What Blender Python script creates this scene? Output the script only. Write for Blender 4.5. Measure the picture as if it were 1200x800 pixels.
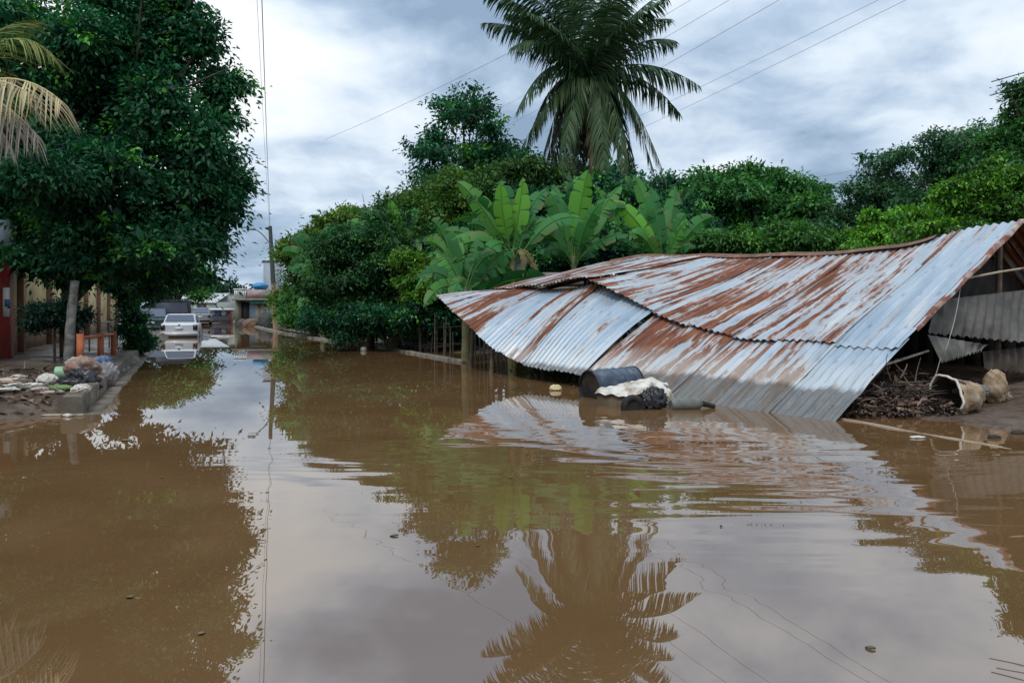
import bpy, math, random
import numpy as np
from mathutils import Vector, Matrix

for o in list(bpy.data.objects):
    bpy.data.objects.remove(o)
sc = bpy.context.scene
COL = sc.collection
R = math.radians

# ------------------------------------------------------------------ camera
F, H, HY = 880.0, 1.4, 361.0          # focal length and horizon in photo pixels, eye height in metres
cam_d = bpy.data.cameras.new('camera')
cam = bpy.data.objects.new('camera', cam_d)
COL.objects.link(cam)
cam.location = (0, 0, H)
cam.rotation_euler = (R(90), 0, 0)
cam_d.sensor_width = 36
cam_d.lens = 36 * F / 1200
cam_d.shift_y = -(400 - HY) / 1200
cam_d.clip_start = 0.05
cam_d.clip_end = 5000
sc.camera = cam

# ------------------------------------------------------------------ sky, sun, exposure
world = bpy.data.worlds.new('World')
sc.world = world
world.use_nodes = True
nt = world.node_tree
nt.nodes.clear()
def wn(t, **k):
    n = nt.nodes.new(t)
    for a, b in k.items(): setattr(n, a, b)
    return n
SUN_EL, SUN_ROT = R(58), R(205)
sky = wn('ShaderNodeTexSky', sky_type='NISHITA')
sky.sun_disc = False
sky.sun_elevation = SUN_EL
sky.sun_rotation = SUN_ROT
bg_sky = wn('ShaderNodeBackground'); bg_sky.inputs['Strength'].default_value = 0.08
nt.links.new(sky.outputs[0], bg_sky.inputs['Color'])
tc = wn('ShaderNodeTexCoord')
sep = wn('ShaderNodeSeparateXYZ'); nt.links.new(tc.outputs['Generated'], sep.inputs[0])
def wm(op, a, b=None, c=None):
    n = wn('ShaderNodeMath', operation=op)
    for i, v in enumerate((a, b, c)):
        if v is None: continue
        if isinstance(v, (int, float)): n.inputs[i].default_value = v
        else: nt.links.new(v, n.inputs[i])
    return n.outputs[0]
zc = wm('ADD', wm('MAXIMUM', sep.outputs[2], 0.0), 0.34)
comb = wn('ShaderNodeCombineXYZ')
nt.links.new(wm('DIVIDE', sep.outputs[0], zc), comb.inputs[0])
nt.links.new(wm('DIVIDE', sep.outputs[1], zc), comb.inputs[1])
comb.inputs[2].default_value = 3.7
def wnoise(scale, detail, rough, dist, off):
    mp = wn('ShaderNodeMapping'); mp.inputs['Location'].default_value = off
    nt.links.new(comb.outputs[0], mp.inputs[0])
    n = wn('ShaderNodeTexNoise')
    n.inputs['Scale'].default_value = scale; n.inputs['Detail'].default_value = detail
    n.inputs['Roughness'].default_value = rough; n.inputs['Distortion'].default_value = dist
    nt.links.new(mp.outputs[0], n.inputs['Vector'])
    return n.outputs[0]
n1 = wnoise(1.15, 8, 0.52, 0.2, (1.3, 4.1, 0))
n2 = wnoise(3.4, 8, 0.55, 0.25, (7.3, 2.2, 1))
cl = wm('ADD', wm('MULTIPLY', n1, 0.58), wm('MULTIPLY', n2, 0.42))
# broad thin and thick places in the cloud deck: direction, width, thinner (+) or thicker (-)
nv = wn('ShaderNodeVectorMath', operation='NORMALIZE'); nt.links.new(tc.outputs['Generated'], nv.inputs[0])
for (px, py, wd, am) in ((225, 10, .12, .14), (400, 190, .14, .07), (470, 60, .20, -.09), (960, 165, .12, .09), (900, 60, .17, -.10), (815, 200, .10, .06), (1090, 120, .08, .06), (1010, 205, .08, -.08), (880, 110, .06, -.06), (700, 150, .12, -.03), (560, -150, .3, -.05), (1010, 0, .18, -.09), (600, 20, .14, -.05), (345, 120, .10, .04), (840, -120, .25, .06)):
    dv = Vector(((px - 600) / F, 1.0, (HY - py) / F)).normalized()
    ds = wn('ShaderNodeVectorMath', operation='DISTANCE'); nt.links.new(nv.outputs[0], ds.inputs[0]); ds.inputs[1].default_value = dv
    q = wm('DIVIDE', ds.outputs['Value'], wd)
    cl = wm('ADD', cl, wm('MULTIPLY', wm('EXPONENT', wm('MULTIPLY', wm('MULTIPLY', q, q), -1.0)), am))
ramp = wn('ShaderNodeValToRGB')
e = ramp.color_ramp.elements
e[0].position = 0.39; e[0].color = (0.22, 0.305, 0.42, 1)
e[1].position = 0.62; e[1].color = (0.79, 0.82, 0.84, 1)
m = ramp.color_ramp.elements.new(0.455); m.color = (0.36, 0.46, 0.59, 1)
m = ramp.color_ramp.elements.new(0.53); m.color = (0.60, 0.68, 0.765, 1)
nt.links.new(cl, ramp.inputs[0])
bg_c = wn('ShaderNodeBackground')
nt.links.new(ramp.outputs[0], bg_c.inputs['Color'])
# an overcast sky is brighter overhead than low down
up = wn('ShaderNodeMapRange', interpolation_type='SMOOTHSTEP')
nt.links.new(sep.outputs[2], up.inputs[0])
up.inputs[1].default_value = 0.24; up.inputs[2].default_value = 0.95
up.inputs[3].default_value = 1.0; up.inputs[4].default_value = 1.75
nt.links.new(up.outputs[0], bg_c.inputs['Strength'])
mixw = wn('ShaderNodeMixShader'); mixw.inputs[0].default_value = 0.93
nt.links.new(bg_sky.outputs[0], mixw.inputs[1]); nt.links.new(bg_c.outputs[0], mixw.inputs[2])
wo = wn('ShaderNodeOutputWorld'); nt.links.new(mixw.outputs[0], wo.inputs[0])

sun_d = bpy.data.lights.new('sun', 'SUN')
sun_d.energy = 1.3; sun_d.angle = R(14); sun_d.color = (1, 0.96, 0.9)
sun = bpy.data.objects.new('sun', sun_d); COL.objects.link(sun)
sd = Vector((math.sin(SUN_ROT) * math.cos(SUN_EL), math.cos(SUN_ROT) * math.cos(SUN_EL), math.sin(SUN_EL)))
sun.rotation_euler = sd.to_track_quat('Z', 'Y').to_euler()
sun.location = sd * 50

vs = sc.view_settings
vs.view_transform = 'Standard'; vs.look = 'None'; vs.gamma = 1; vs.exposure = 0.42
vs.use_curve_mapping = False
cy = sc.cycles
cy.max_bounces = 6; cy.diffuse_bounces = 2; cy.glossy_bounces = 3; cy.transmission_bounces = 3
cy.transparent_max_bounces = 4
cy.use_denoising = True
cy.caustics_reflective = False; cy.caustics_refractive = False
cy.sample_clamp_indirect = 4

# ------------------------------------------------------------------ helpers: places
def at(px, py, Y): return np.array([(px - 600) * Y / F, Y, H + (HY - py) * Y / F])
def gp(px, py):
    Y = F * H / (py - HY)
    return np.array([(px - 600) * Y / F, Y, 0.0])
SD = np.array([-0.379, 0.925]); SN = np.array([0.925, 0.379])    # along the street, across it
def st(s, t, z=0.0):
    p = SD * s + SN * t
    return np.array([p[0], p[1], z])
def smooth(a, b, x):
    t = np.clip((x - a) / (b - a), 0, 1)
    return t * t * (3 - 2 * t)
def bank_edge(s): return np.interp(s, [5, 11, 18.3, 29, 31, 44, 50], [7.4, 7.25, 6.35, 5.8, 5.3, 4.1, 3.7])
def terrain(x, y):
    x = np.asarray(x, float); y = np.asarray(y, float)
    s = x * SD[0] + y * SD[1]; t = x * SN[0] + y * SN[1]
    rip = 0.03 * np.sin(x * 2.1 + 1) * np.sin(y * 1.7) + 0.02 * np.sin(x * 5.3 + y * 3.1) + 0.015 * np.sin(y * 7.7 - x * 4.1)
    z = np.full_like(s, -0.30)
    # right bank; the street narrows beyond s = 30
    edge = bank_edge(s)
    rb = 0.34 * smooth(-0.5, 1.6, t - edge) + 0.30 * smooth(1.5, 8, t - edge) + 0.5 * smooth(8, 40, t - edge) + rip * smooth(-0.5, 1, t - edge) * 0.8
    z = z + rb
    # left bank: raised pavement behind the kerb, an open wet mouth in front of it
    mouth = smooth(9.6, 12.0, s + 0.12 * (t + 2) + 0.35 * np.sin(t * 1.3))
    lb = (0.50 + 0.10 * smooth(-2, -6, t) + rip * 0.9) * smooth(-1.50, -1.70, t) * mouth
    lb = lb + 0.8 * smooth(-9, -25, t) * smooth(8, 30, s)
    z = z + lb
    # the street climbs out of the water far away
    z = z + 0.315 * smooth(62, 76, s) * (1 - smooth(-1.50, -1.70, t) * mouth) * (1 - smooth(-.5, 1, t - edge)) 
    z = z + 0.6 * smooth(75, 200, s)
    return z
def tz(x, y): return float(terrain(x, y))

# ------------------------------------------------------------------ helpers: meshes
class MB:
    """collects vertices, faces and a per-vertex colour"""
    def __init__(self):
        self.v = []; self.f = []; self.c = []; self.n = 0; self.has_c = False; self.a = []
    def add(self, verts, faces, col=None, suv=None):
        verts = np.asarray(verts, float).reshape(-1, 3)
        faces = np.asarray(faces, int)
        self.v.append(verts); self.f.append(faces + self.n)
        if col is None: col = (1, 1, 1)
        c = np.asarray(col, float)
        if c.ndim == 1: c = np.tile(c, (len(verts), 1))
        self.c.append(c)
        if suv is not None: self.a.append(np.asarray(suv, float))
        self.n += len(verts)
        return self
    def grid(self, P, col=None, suv=None, close=False):
        """P is an (n, m, 3) array of points"""
        P = np.asarray(P, float)
        n, m = P.shape[:2]
        i = np.arange(n * m).reshape(n, m)
        if close: i = np.concatenate([i, i[:, :1]], 1)
        q = np.stack([i[:-1, :-1], i[1:, :-1], i[1:, 1:], i[:-1, 1:]], -1).reshape(-1, 4)
        return self.add(P.reshape(-1, 3), q, col, suv)
    def box(self, c, size, rz=0.0, col=None, M=None):
        x, y, z = np.array(size) / 2.0
        v = np.array([[-x, -y, -z], [x, -y, -z], [x, y, -z], [-x, y, -z], [-x, -y, z], [x, -y, z], [x, y, z], [-x, y, z]])
        if M is not None: v = v @ np.array(M).T
        ca, sa = math.cos(rz), math.sin(rz)
        v = v @ np.array([[ca, sa, 0], [-sa, ca, 0], [0, 0, 1]])
        f = [[0, 3, 2, 1], [4, 5, 6, 7], [0, 1, 5, 4], [1, 2, 6, 5], [2, 3, 7, 6], [3, 0, 4, 7]]
        return self.add(v + np.array(c), f, col)
    def tube(self, pts, radii, seg=8, col=None, caps=True):
        pts = np.asarray(pts, float); n = len(pts)
        radii = np.broadcast_to(np.asarray(radii, float), (n,))
        T = np.gradient(pts, axis=0); T /= np.linalg.norm(T, axis=1)[:, None] + 1e-9
        ref = np.array([0, 0, 1.0]) if abs(T[:, 2]).mean() < 0.8 else np.array([1.0, 0, 0])
        U = np.cross(T, ref); U /= np.linalg.norm(U, axis=1)[:, None] + 1e-9
        W = np.cross(T, U)
        a = np.linspace(0, 2 * np.pi, seg, endpoint=False)
        P = pts[:, None] + radii[:, None, None] * (np.cos(a)[None, :, None] * U[:, None] + np.sin(a)[None, :, None] * W[:, None])
        self.grid(P, col, close=True)
        if caps:
            for k in (0, -1):
                v = np.vstack([P[k], pts[k]])
                self.add(v, [[j, (j + 1) % seg, seg, seg] for j in range(seg)], col)
        return self
    def build(self, name, mat, parent=None, origin=None, smooth=False):
        V = np.concatenate(self.v); 
        fs = self.f
        tri = []
        loops = []; starts = []; pos = 0
        for f in fs:
            if f.shape[1] == 4:
                deg = f[:, 2] == f[:, 3]
                good = f[~deg]
                if len(good):
                    loops.append(good.reshape(-1)); starts.append(pos + 4 * np.arange(len(good))); pos += 4 * len(good)
                bad = f[deg][:, :3]
                if len(bad):
                    loops.append(bad.reshape(-1)); starts.append(pos + 3 * np.arange(len(bad))); pos += 3 * len(bad)
            else:
                k = f.shape[1]
                loops.append(f.reshape(-1)); starts.append(pos + k * np.arange(len(f))); pos += k * len(f)
        loops = np.concatenate(loops).astype(np.int32); starts = np.concatenate(starts).astype(np.int32)
        if origin is None:
            origin = np.array(WLOC.get(parent.name, (0, 0, 0))) if parent is not None else V.mean(0) * np.array([1, 1, 0]) + np.array([0, 0, V[:, 2].min()])
        origin = np.asarray(origin, float)
        me = bpy.data.meshes.new(name)
        me.vertices.add(len(V)); me.vertices.foreach_set('co', (V - origin).astype(np.float32).ravel())
        me.loops.add(len(loops)); me.loops.foreach_set('vertex_index', loops)
        me.polygons.add(len(starts)); me.polygons.foreach_set('loop_start', starts)
        if smooth: me.polygons.foreach_set('use_smooth', np.ones(len(starts), dtype=bool))
        me.update(calc_edges=True)
        me.validate()
        if self.n == len(me.vertices):
            C = np.concatenate(self.c)
            at_ = me.color_attributes.new('tint', 'FLOAT_COLOR', 'POINT')
            at_.data.foreach_set('color', np.hstack([C, np.ones((len(C), 1))]).astype(np.float32).ravel())
            if self.a:
                A = np.concatenate(self.a)
                a2 = me.attributes.new('suv', 'FLOAT_VECTOR', 'POINT')
                a2.data.foreach_set('vector', A.astype(np.float32).ravel())
        me.materials.append(mat)
        o = bpy.data.objects.new(name, me)
        COL.objects.link(o)
        if parent is not None:
            o.parent = parent
            o.location = origin - np.array(WLOC.get(parent.name, (0, 0, 0)))
        else:
            o.location = origin
        WLOC[o.name] = tuple(origin)
        return o
WLOC = {}
def thing(name, label, cat, loc, group=None):
    o = bpy.data.objects.new(name, None)
    COL.objects.link(o)
    o.empty_display_size = 0.2
    o.location = loc
    WLOC[o.name] = tuple(loc)
    o['label'] = label; o['category'] = cat
    if group: o['group'] = group
    return o
def tag(o, label, cat, group=None):
    o['label'] = label; o['category'] = cat
    if group: o['group'] = group
    return o
def kind(o, k):
    o['kind'] = k
    return o
def copy_tree(o, parent=None):
    c = o.copy(); COL.objects.link(c)
    if parent is not None: c.parent = parent
    for ch in list(o.children): copy_tree(ch, c)
    return c
def bez(p0, p1, p2, n):
    t = np.linspace(0, 1, n)[:, None]
    return (1 - t) ** 2 * np.asarray(p0) + 2 * t * (1 - t) * np.asarray(p1) + t ** 2 * np.asarray(p2)

# ------------------------------------------------------------------ helpers: materials
class Mat:
    def __init__(self, name):
        self.m = bpy.data.materials.new(name); self.m.use_nodes = True
        self.t = self.m.node_tree
        self.b = self.t.nodes['Principled BSDF']; self.o = self.t.nodes['Material Output']
    def node(self, ty, **k):
        n = self.t.nodes.new(ty)
        for a, b in k.items(): setattr(n, a, b)
        return n
    def link(self, a, b): self.t.links.new(a, b)
    def set(self, **k):
        for a, v in k.items():
            i = self.b.inputs[a.replace('_', ' ')]
            if hasattr(v, 'is_output'): self.link(v, i)
            elif isinstance(v, (tuple, list)): i.default_value = (*v, 1) if len(v) == 3 else v
            else: i.default_value = v
        return self
    def math(self, op, a, b=None, c=None, clamp=False):
        n = self.node('ShaderNodeMath', operation=op); n.use_clamp = clamp
        for i, v in enumerate((a, b, c)):
            if v is None: continue
            if isinstance(v, (int, float)): n.inputs[i].default_value = v
            else: self.link(v, n.inputs[i])
        return n.outputs[0]
    def coord(self, which='Object', scale=(1, 1, 1), attr=None, loc=(0, 0, 0)):
        if attr:
            c = self.node('ShaderNodeAttribute', attribute_name=attr).outputs['Vector']
        elif which == 'World':
            c = self.node('ShaderNodeNewGeometry').outputs['Position']
        else:
            c = self.node('ShaderNodeTexCoord').outputs[which]
        mp = self.node('ShaderNodeMapping')
        mp.inputs['Scale'].default_value = scale; mp.inputs['Location'].default_value = loc
        self.link(c, mp.inputs[0])
        return mp.outputs[0]
    def noise(self, vec, scale=1, detail=5, rough=0.55, dist=0.0):
        n = self.node('ShaderNodeTexNoise')
        n.inputs['Scale'].default_value = scale; n.inputs['Detail'].default_value = detail
        n.inputs['Roughness'].default_value = rough; n.inputs['Distortion'].default_value = dist
        self.link(vec, n.inputs['Vector'])
        return n.outputs[0]
    def ramp(self, fac, stops):
        r = self.node('ShaderNodeValToRGB')
        el = r.color_ramp.elements
        while len(el) < len(stops): el.new(0.5)
        for x, (p, c) in zip(el, stops):
            x.position = p; x.color = (*c, 1) if len(c) == 3 else c
        self.link(fac, r.inputs[0])
        return r.outputs[0]
    def mix(self, fac, a, b, mode='MIX'):
        n = self.node('ShaderNodeMix', data_type='RGBA', blend_type=mode)
        for sock, v in ((n.inputs[0], fac), (n.inputs[6], a), (n.inputs[7], b)):
            if hasattr(v, 'is_output'): self.link(v, sock)
            elif isinstance(v, (int, float)): sock.default_value = v
            else: sock.default_value = (*v, 1)
        return n.outputs[2]
    def bump(self, h, strength=0.5, dist=0.02):
        n = self.node('ShaderNodeBump')
        n.inputs['Strength'].default_value = strength; n.inputs['Distance'].default_value = dist
        self.link(h, n.inputs['Height'])
        self.link(n.outputs[0], self.b.inputs['Normal'])
        return self

def simple(name, col, rough=0.7, var=0.25, scale=3.0, metal=0.0, dirt=None, bump=0.0, spec=0.5):
    """a plain material with mottled colour, and dirt of its own if asked"""
    M = Mat(name)
    v = M.coord('Object')
    n = M.noise(v, scale, 6, 0.6)
    lo = tuple(c * (1 - var) for c in col); hi = tuple(min(1, c * (1 + var)) for c in col)
    c = M.ramp(n, [(0.3, lo), (0.7, hi)])
    if dirt is not None:
        d = M.noise(v, scale * 0.6 + 0.7, 8, 0.65, 0.4)
        c = M.mix(M.ramp(d, [(0.45, (0, 0, 0)), (0.62, (1, 1, 1))]), c, dirt)
    M.set(Base_Color=c, Roughness=rough, Metallic=metal)
    M.b.inputs['Specular IOR Level'].default_value = spec
    if bump: M.bump(M.noise(v, scale * 6, 5), bump, 0.02)
    return M.m

def leaf_mat(name, rough=0.5, trans=0.24, spec=0.28):
    M = Mat(name)
    a = M.node('ShaderNodeAttribute', attribute_name='tint')
    M.set(Base_Color=a.outputs['Color'], Roughness=rough)
    M.b.inputs['Specular IOR Level'].default_value = spec
    tr = M.node('ShaderNodeBsdfTranslucent')
    hs = M.node('ShaderNodeHueSaturation'); hs.inputs['Hue'].default_value = 0.485; hs.inputs['Saturation'].default_value = 1.15; hs.inputs['Value'].default_value = 1.5
    M.link(a.outputs['Color'], hs.inputs['Color']); M.link(hs.outputs[0], tr.inputs['Color'])
    mx = M.node('ShaderNodeMixShader'); mx.inputs[0].default_value = trans
    M.link(M.b.outputs[0], mx.inputs[1]); M.link(tr.outputs[0], mx.inputs[2]); M.link(mx.outputs[0], M.o.inputs[0])
    return M.m

LEAF = leaf_mat('leaf')
PALMLEAF = leaf_mat('palm leaflet', 0.5, 0.15, 0.3)
BANANA = leaf_mat('banana leaf', 0.5, 0.28, 0.22)
DRY = leaf_mat('dry palm', 0.8, 0.12, 0.1)
BARK = simple('bark', (0.10, 0.075, 0.055), 0.9, 0.5, 5, dirt=(0.05, 0.045, 0.03), bump=0.6)
PALEBARK = simple('pale bark', (0.20, 0.19, 0.175), 0.9, 0.4, 6, dirt=(0.07, 0.06, 0.045), bump=0.7)
PALMBARK = simple('palm bark', (0.18, 0.155, 0.125), 0.9, 0.4, 4, dirt=(0.09, 0.08, 0.06), bump=0.6)
CONC = simple('concrete', (0.20, 0.185, 0.155), 0.85, 0.35, 3, dirt=(0.085, 0.07, 0.045), bump=0.4)
GREYCONC = simple('grey block', (0.20, 0.185, 0.165), 0.9, 0.35, 2.5, dirt=(0.10, 0.09, 0.07), bump=0.4)
WOOD = simple('weathered wood', (0.15, 0.11, 0.075), 0.85, 0.45, 5, dirt=(0.06, 0.045, 0.03), bump=0.4)
PALEWOOD = simple('pale wood', (0.36, 0.29, 0.20), 0.8, 0.3, 5, dirt=(0.16, 0.12, 0.08))
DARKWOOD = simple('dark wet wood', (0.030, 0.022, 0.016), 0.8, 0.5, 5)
BLACK = simple('black rubber', (0.010, 0.010, 0.011), 0.6, 0.3, 6, dirt=(0.04, 0.028, 0.018), spec=.25)

# ------------------------------------------------------------------ the ground
def spaced():
    fine_x = np.arange(-34, 26.01, 0.33); far = 27 * 1.28 ** np.arange(18)
    xs = np.concatenate([-(far[::-1] + 8), fine_x, far])
    fine_y = np.arange(-6, 60.01, 0.33); fy = 61.5 * 1.12 ** np.arange(32)
    ys = np.concatenate([-(9 * 1.5 ** np.arange(12))[::-1], fine_y, fy])
    return xs, ys
xs, ys = spaced()
gx, gy = np.meshgrid(xs, ys, indexing='ij')
gz = terrain(gx, gy)
MUD = Mat('mud')
w = MUD.coord('World')
a = MUD.noise(w, 0.8, 8, 0.6, 0.3); b = MUD.noise(w, 9, 6, 0.6)
c = MUD.ramp(a, [(0.32, (0.045, 0.027, 0.016)), (0.52, (0.085, 0.054, 0.032)), (0.70, (0.135, 0.092, 0.06))])
c = MUD.mix(0.5, c, MUD.ramp(b, [(0.35, (0.03, 0.018, 0.012)), (0.65, (0.14, 0.098, 0.066))]))
MUD.set(Base_Color=c, Roughness=MUD.ramp(a, [(0.4, (0.25,) * 3), (0.6, (0.75,) * 3)]))
MUD.bump(b, 0.6, 0.05)
g = MB().grid(np.stack([gx, gy, gz], -1)).build('ground', MUD.m, origin=(0, 0, 0), smooth=True)
kind(g, 'structure')

# ------------------------------------------------------------------ the flood water
WAT = Mat('flood water')
w = WAT.coord('World')
mud = WAT.noise(w, 0.45, 6, 0.6, 1.6)
WAT.set(Base_Color=WAT.ramp(mud, [(0.3, (0.118, 0.064, 0.026)), (0.7, (0.158, 0.090, 0.041))]), Roughness=0.008, IOR=2.8)
WAT.b.inputs['Specular IOR Level'].default_value = 0.5
pos = WAT.node('ShaderNodeNewGeometry').outputs['Position']
def gauss(cx, cy_, r, amp):
    d = WAT.node('ShaderNodeVectorMath', operation='DISTANCE')
    WAT.link(pos, d.inputs[0]); d.inputs[1].default_value = (cx, cy_, 0)
    q = WAT.math('DIVIDE', d.outputs['Value'], r)
    return WAT.math('MULTIPLY', WAT.math('EXPONENT', WAT.math('MULTIPLY', WAT.math('MULTIPLY', q, q), -1.0)), amp)
mask = gauss(2.3, 6.4, 1.9, 1.3)
for a_ in ((-1.35, 6.9, 1.0, 1.2), (1.7, 5.4, 1.0, 0.7), (0.6, 8.8, 1.7, 0.7), (-2.7, 6.2, 1.5, 0.30), (-0.6, 5.3, 1.3, 0.22), (4.2, 7.2, 1.4, 0.7)):
    mask = WAT.math('ADD', mask, gauss(*a_))
mask = WAT.math('ADD', mask, 0.014)
rip1 = WAT.noise(WAT.coord('World', (0.42, 2.3, 1)), 1.0, 2.0, 0.42, 0.35)
rip2 = WAT.noise(WAT.coord('World', (1.5, 4.6, 1), loc=(3, 8, 0)), 1.0, 1.0, 0.4, 0.2)
wave = WAT.node('ShaderNodeTexWave', wave_type='RINGS', rings_direction='Z', wave_profile='SIN')
WAT.link(WAT.coord('World', (1, 1, 1), loc=(-2.4, -10.6, 0)), wave.inputs['Vector'])
wave.inputs['Scale'].default_value = 0.78; wave.inputs['Distortion'].default_value = 2.2
wave.inputs['Detail'].default_value = 1.0; wave.inputs['Detail Scale'].default_value = 0.8
hgt = WAT.math('ADD', WAT.math('MULTIPLY', rip1, 0.0085), WAT.math('MULTIPLY', rip2, 0.0016))
hgt = WAT.math('ADD', hgt, WAT.math('MULTIPLY', wave.outputs['Fac'], 0.0011))
hgt = WAT.math('MULTIPLY', hgt, mask)
WAT.bump(hgt, 1.0, 1.0)
q = MB().add([[-300, -40, 0], [300, -40, 0], [300, 110, 0], [-300, 110, 0]], [[0, 1, 2, 3]])
kind(q.build('water', WAT.m, origin=(0, 0, 0)), 'structure')

# ------------------------------------------------------------------ kerbs
MUDCONC = simple('muddy concrete', (0.155, 0.13, 0.10), 0.8, 0.4, 2.2, dirt=(0.07, 0.05, 0.032), bump=0.5)
def kerb(path, wdt, top, bot, name, mat, seed=0):
    rg = np.random.default_rng(seed)
    path = np.asarray(path, float)
    L = np.concatenate([[0], np.cumsum(np.linalg.norm(np.diff(path, axis=0), axis=1))])
    n = int(L[-1] / 0.4) + 2
    q = np.linspace(0, L[-1], n)
    x = np.interp(q, L, path[:, 0]); y = np.interp(q, L, path[:, 1])
    T = np.stack([np.gradient(x), np.gradient(y)], 1); T /= np.linalg.norm(T, axis=1)[:, None]
    N = np.stack([T[:, 1], -T[:, 0]], 1)
    jit = rg.normal(0, 0.012, n); jz = rg.normal(0, 0.008, n)
    prof = [(-wdt / 2, bot), (-wdt / 2, top - .02), (-wdt / 2 + .02, top), (wdt / 2 - .02, top), (wdt / 2, top - .02), (wdt / 2, bot)]
    P = np.array([[[x[i] + N[i, 0] * (a + jit[i]), y[i] + N[i, 1] * (a + jit[i]), b + (jz[i] if b > bot else 0)] for a, b in prof] for i in range(n)])
    mb = MB().grid(P)
    for k in (0, n - 1):
        mb.add(P[k], [[0, 1, 2, 3, 4, 5]])
    o = mb.build(name, mat)
    return kind(o, 'structure')
kerb([st(11.3, -1.62)[:2], st(16, -1.72)[:2], st(24, -1.85)[:2], st(60, -2.0)[:2]], 0.24, 0.235, -0.35, 'kerb', MUDCONC, 1)
kerb([st(11.2, -1.36)[:2], st(16, -1.46)[:2], st(24, -1.60)[:2], st(60, -1.8)[:2]], 0.22, 0.02, -0.35, 'kerb', MUDCONC, 9)
kerb([st(18.3, 6.2)[:2], st(24, 5.92)[:2], st(29.3, 5.68)[:2]], 0.20, 0.06, -0.35, 'kerb', CONC, 2)
kerb([st(30.5, 5.1)[:2], st(37, 4.58)[:2], st(44.5, 4.0)[:2], st(62, 3.55)[:2]], 0.25, 0.08, -0.35, 'kerb', CONC, 3)
kerb([st(1.0, 7.42)[:2], st(5.2, 7.42)[:2], st(8.0, 7.46)[:2]], 0.06, 0.012, -0.35, 'kerb', simple('muddy kerb', (0.26, 0.20, 0.14), 0.8, 0.3, 6), 4)

# ------------------------------------------------------------------ the collapsed tin shed
E0 = np.array([3.8, 9.2]); RS = np.array([-0.54, 0.84]); RU = np.array([0.84, 0.54]); RL = 5.16
def ip(s, xsx, zs): return np.mean([np.interp(s + d, xsx, zs) for d in (-.3, -.15, 0, .15, .3)], axis=0)
def z_eave(s): return ip(s, [0, 2.3, 3.5, 4.8, 6.88, 8.04, 9.17, 10.35], [-.14, -.16, 0, .21, .33, .70, 1.19, 1.73])
def z_joint(s): return ip(s, [0, 2.4, 3.6, 4.8, 5.5, 6.5, 8, 10.35], [.96, .97, 1.09, 1.40, 1.63, 1.98, 1.95, 1.89])
def z_ridge(s): return ip(s, [0, .87, 1.67, 2.9, 4.9, 9.08, 10.35], [2.78, 2.74, 2.50, 2.43, 2.48, 2.71, 2.62])
UJ = 0.35
def roof_xy(s, u): return E0[None] + np.asarray(s)[..., None] * RS + np.asarray(u)[..., None] * RL * RU
TIN = Mat('rusty corrugated tin')
suv = TIN.node('ShaderNodeAttribute', attribute_name='suv').outputs['Vector']
oi = TIN.node('ShaderNodeObjectInfo')
def tmap(sx, sy, off=0.0):
    mp = TIN.node('ShaderNodeMapping'); mp.inputs['Scale'].default_value = (sx, sy, 1)
    mp.inputs['Location'].default_value = (off, off * 1.7, off)
    TIN.link(suv, mp.inputs[0])
    ad = TIN.node('ShaderNodeVectorMath', operation='ADD')
    cb = TIN.node('ShaderNodeCombineXYZ')
    TIN.link(TIN.math('MULTIPLY', oi.outputs['Random'], 37.0), cb.inputs[2])
    TIN.link(mp.outputs[0], ad.inputs[0]); TIN.link(cb.outputs[0], ad.inputs[1])
    return ad.outputs[0]
amount = TIN.node('ShaderNodeAttribute', attribute_name='rust', attribute_type='OBJECT').outputs['Fac']
big = TIN.noise(tmap(2.6, 0.55), 1, 3, 0.5, 0.2)
strk = TIN.noise(tmap(11.0, 0.42, 5), 1, 6, 0.66, 0.12)
spk = TIN.noise(tmap(14, 5.0, 9), 1, 6, 0.7, 0.5)
m_ = TIN.math('ADD', TIN.math('MULTIPLY', big, 0.38), TIN.math('MULTIPLY', strk, 0.54))
m_ = TIN.math('ADD', m_, TIN.math('MULTIPLY', spk, 0.18))
m_ = TIN.math('ADD', m_, TIN.math('MULTIPLY', TIN.math('SUBTRACT', amount, 0.5), 0.34))
# loose rusted spots eaten through near the sheet ends and the nail lines
sepv = TIN.node('ShaderNodeSeparateXYZ'); TIN.link(suv, sepv.inputs[0])
rust_f = TIN.ramp(m_, [(0.56, (0, 0, 0)), (0.605, (1, 1, 1))])
stain_f = TIN.ramp(m_, [(0.50, (0, 0, 0)), (0.60, (1, 1, 1))])
zinc = TIN.ramp(TIN.noise(tmap(5, 0.9, 2), 1, 5, 0.6), [(0.3, (0.20, 0.27, 0.335)), (0.55, (0.315, 0.38, 0.44)), (0.75, (0.46, 0.50, 0.53))])
rustc = TIN.ramp(TIN.noise(tmap(16, 1.6, 4), 1, 7, 0.65), [(0.3, (0.050, 0.018, 0.010)), (0.5, (0.145, 0.047, 0.021)), (0.7, (0.27, 0.098, 0.040))])
col = TIN.mix(TIN.math('MULTIPLY', stain_f, 0.55), zinc, (0.50, 0.40, 0.31))
col = TIN.mix(rust_f, col, rustc)
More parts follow.
